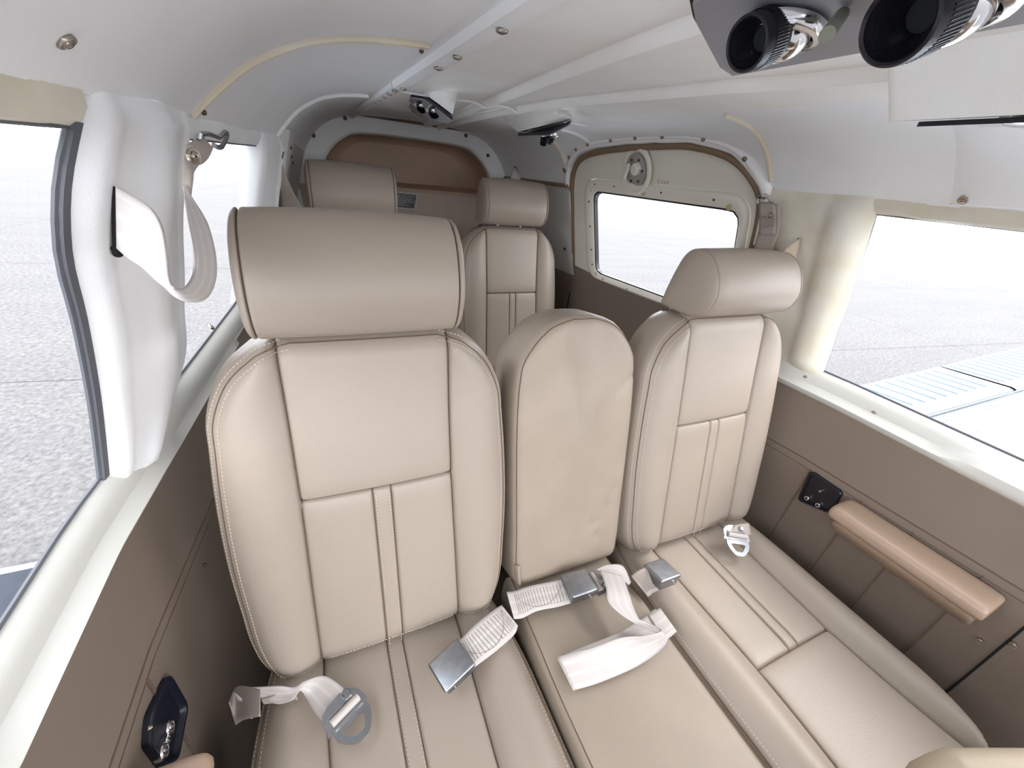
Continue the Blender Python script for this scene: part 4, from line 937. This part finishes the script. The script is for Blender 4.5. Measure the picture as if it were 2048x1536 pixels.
# ================================================================== OVERHEAD LIGHT AND VENT UNITS
def eyeball(t, c, d, nz, r=.019, nozzle=.018, depth=.030, up=(0, 0, -1)):
    """ball vent/lamp: base ring at c (axis down), nozzle pointing to d"""
    Mr = Matrix.Translation(c) @ Vector(up).to_track_quat('Z', 'Y').to_matrix().to_4x4()
    b = MB(); b.lathe([(r*1.42, -.002), (r*1.42, .002), (r*1.3, .0045), (r*1.12, .005), (r*1.02, .003), (r*1.0, -.002)], 36, Mr); b.build('ring', CHROME, t)
    b = MB(); cc = Vector(c); ax = (Vector(d)-cc).normalized()
    b.lathe([(r*math.sin(a)+1e-5, -r*math.cos(a)) for a in np.linspace(0, math.pi*.80, 18)], 32, Matrix.Translation(cc) @ ax.to_track_quat('Z', 'Y').to_matrix().to_4x4()); b.build('ball', CHROME, t)
    Mn = Matrix.Translation(cc+ax*(r*.70)) @ ax.to_track_quat('Z', 'Y').to_matrix().to_4x4()
    w_ = nozzle; b = MB()
    b.lathe([(w_*.80, 0), (w_*.98, .001), (w_, .003), (w_, depth-.004), (w_*.97, depth-.001), (w_*.90, depth), (w_*.84, depth-.001), (w_*.80, depth-.004), (w_*.45, depth-.014), (w_*.42, .006)], 40, Mn)
    nzl = b.build('nozzle', BLACK, t, sharp=30)
    b = MB(); b.lathe([(w_*.43, .007), (.00001, .007)], 20, Mn); b.build('aperture', BLACKM, nzl)
    b = MB()
    for k in range(60):
        a = 2*math.pi*k/60; q = Vector((math.cos(a)*w_, math.sin(a)*w_, 0)); b.tube([Mn @ (q+Vector((0, 0, .004))), Mn @ (q+Vector((0, 0, depth-.008)))], .0005, 4, caps=False)
    b.build('knurling', BLACK, nzl)
# front left unit: plate with two eyeballs right above the camera
t = thing('overhead_console', 'silver overhead plate with two black eyeball vents at the top edge', 'overhead light')
PX0, PX1 = (-.140, .796), (-.052, .779)
def plp(y, f, d=0): return (PX0[0]+(PX1[0]-PX0[0])*f, y, PX0[1]+(PX1[1]-PX0[1])*f-d)
cor = [(-0.1379,-0.1258,0.7960),(-0.1228,-0.1161,0.7920),(-0.0611,-0.0874,0.7810),(-0.0409,-0.0838,0.7790)]
out = [np.array(q) for q in cor]+[np.array((-.045, -.36, .779)), np.array((-.17, -.36, .798))]
b = MB(); n = len(out); b.add([tuple(q) for q in out]+[tuple(q+np.array((0, 0, .003))) for q in out], [tuple(range(n)), tuple(range(n, 2*n))]+[(i, (i+1) % n, (i+1) % n+n, i+n) for i in range(n)]); pt = b.build('face_plate', SILVER, t, smooth=False)
cen = sum(out)/n; b = MB(); o2 = [cen+(q-cen)*1.04+np.array((0, 0, .003)) for q in out]; b.add([tuple(q) for q in o2]+[tuple(q+np.array((0, 0, .006))) for q in o2], [tuple(range(n)), tuple(range(n, 2*n))]+[(i, (i+1) % n, (i+1) % n+n, i+n) for i in range(n)]); b.build('black_gasket', BLACK, t, smooth=False)
b = MB(); o3 = [cen+(q-cen)*1.05+np.array((0, 0, .009)) for q in out]; o4 = [cen+(q-cen)*1.25+np.array((0, 0, .05)) for q in out]; b.grid([[tuple(q) for q in o3], [tuple(q) for q in o4]], close_v=True); b.build('fabric_housing', PANELC, t, smooth=False)
NU = (-.15, 0, -1)
eyeball(t, (-0.0972,-0.1671,0.7830), (-0.1243,-0.1684,0.7720), 0, r=.0165, nozzle=.0148, depth=.022, up=NU)
eyeball(t, (-0.0771,-0.2421,0.7840), (-0.1153,-0.2414,0.7680), 0, r=.0185, nozzle=.0178, depth=.026, up=NU)
b = MB(); A_ = Vector((-0.0965,-0.2007,0.7840)); B_ = Vector((-0.1415,-0.2287,0.7620)); b.tube([A_, A_.lerp(B_, .5), B_], .0036, 16)
b.build('toggle', mat('olive_plastic', (120, 122, 106), .55, bump=.5, bscale=600), t)
b = MB(); b.lathe([(.0055, -.001), (.0052, .001), (.004, .0015), (.00001, .0015)], 16, Matrix.Translation((-0.0517,-0.1812,0.7830)) @ Vector(NU).to_track_quat('Z', 'Y').to_matrix().to_4x4()); b.build('rivet', SILVER, t)
# front right unit seen from its side
def housing(t, bot, top, m=PANELC, name='fabric_housing', flare=0):
    n = len(bot); G = []
    for k in np.linspace(0, 1, 8): G.append([tuple(np.array(b_)*(1-k)+np.array(a)*k+(np.array(a)-np.array(b_))*0) for b_, a in zip(bot, top)])
    b = MB(); b.grid(G, close_v=True); return b.build(name, m, t, sharp=120)
t = thing('overhead_console', 'white overhead housing with thin black lower plate at the upper right edge', 'overhead light')
def rp4(x0, x1, y0, y1, z, r=.012, zz=0):
    return [(x, y, z+zz*(x-x0)) for x, y in [(q[0], q[1]) for q in rrect(x0, x1, y0, y1, r, 5)]]
housing(t, rp4(.14, .235, -.42, -.115, .768, zz=.148), rp4(.135, .29, -.46, -.088, .830))
b = MB(); n = len(rp4(.14, .24, -.42, -.125, .76)); bb_ = rp4(.146, .24, -.42, -.137, .7635, zz=.148); b.add(bb_+[(x, y, z+.004) for x, y, z in bb_], [tuple(range(n)), tuple(range(n, 2*n))]+[(i, (i+1) % n, (i+1) % n+n, i+n) for i in range(n)]); b.build('black_gasket', BLACK, t)
b = MB(); b.lathe([(.024, .003), (.024, -.0), (.018, -.003), (.01, -.004), (.00001, -.004)], 30, Matrix.Translation((.190, -.205, .7705))); b.build('ring', CHROME, t)
# rear left unit
def rear_unit(label, plate, drop, hx, tops, eyes):
    t = thing('reading_light', label, 'overhead light', group=None)
    out = [np.array(q) for q in plate]; n = len(out); cen = sum(out)/n
    b = MB(); b.add([tuple(q) for q in out]+[tuple(q+np.array((0, 0, .003))) for q in out], [tuple(range(n)), tuple(range(n, 2*n))]+[(i, (i+1) % n, (i+1) % n+n, i+n) for i in range(n)]); b.build('face_plate', SILVER, t, smooth=False)
    o2 = [cen+(q-cen)*1.03+np.array((0, 0, .003)) for q in out]
    b = MB(); b.add([tuple(q) for q in o2]+[tuple(q+np.array((0, 0, .006))) for q in o2], [tuple(range(n)), tuple(range(n, 2*n))]+[(i, (i+1) % n, (i+1) % n+n, i+n) for i in range(n)]); b.build('black_gasket', BLACK, t, smooth=False)
    housing(t, [tuple(q+np.array((0, 0, .009))) for q in o2], tops)
    for c_, d_, r_ in eyes: eyeball(t, c_, d_, 0, r=r_, nozzle=r_*.95, depth=.016)
    return t
pA = [(-0.1450,0.7149,0.8149),(-0.1250,0.6790,0.8111),(-0.1200,0.5613,0.7822),(-0.1150,0.4950,0.7642),(-0.1100,0.5328,0.7633),(-0.0900,0.8183,0.7871),(-0.0900,0.9751,0.8129),(-0.1100,0.9428,0.8277)]
rear_unit('small silver overhead reading light with chrome eyeball in the left of the aft ceiling', pA, 0, 0,
  [(-.175, .76, .834), (-.15, .62, .836), (-.12, .57, .838), (-.075, .58, .838), (-.05, .68, .838), (-.03, .82, .838), (-.06, .90, .838), (-.14, .86, .836)],
  [((-0.1170,0.7438,0.8067), (-0.1320,0.6084,0.7772), .013), ((-0.1190,0.6222,0.7887), (-0.1320,0.5155,0.7630), .012)])
pB = [(0.1350,0.7300,0.7731),(0.1550,0.7484,0.7758),(0.1950,0.8180,0.7823),(0.2050,0.6963,0.7828),(0.2000,0.6032,0.7986),(0.1850,0.5601,0.7990),(0.1450,0.4918,0.7911),(0.1300,0.4738,0.7867),(0.1300,0.5550,0.7706)]
rear_unit('small overhead reading light with black plate seen edge-on in the right of the aft ceiling', pB, 0, 0,
  [(.10, .83, .832), (.24, .83, .826), (.27, .72, .822), (.26, .60, .822), (.24, .47, .822), (.12, .46, .832), (.09, .56, .832), (.09, .70, .832)],
  [((.155, .62, .776), (.14, .60, .735), .009), ((0.1600,0.5850,0.7779), (0.1550,0.5966,0.7643), .009)])
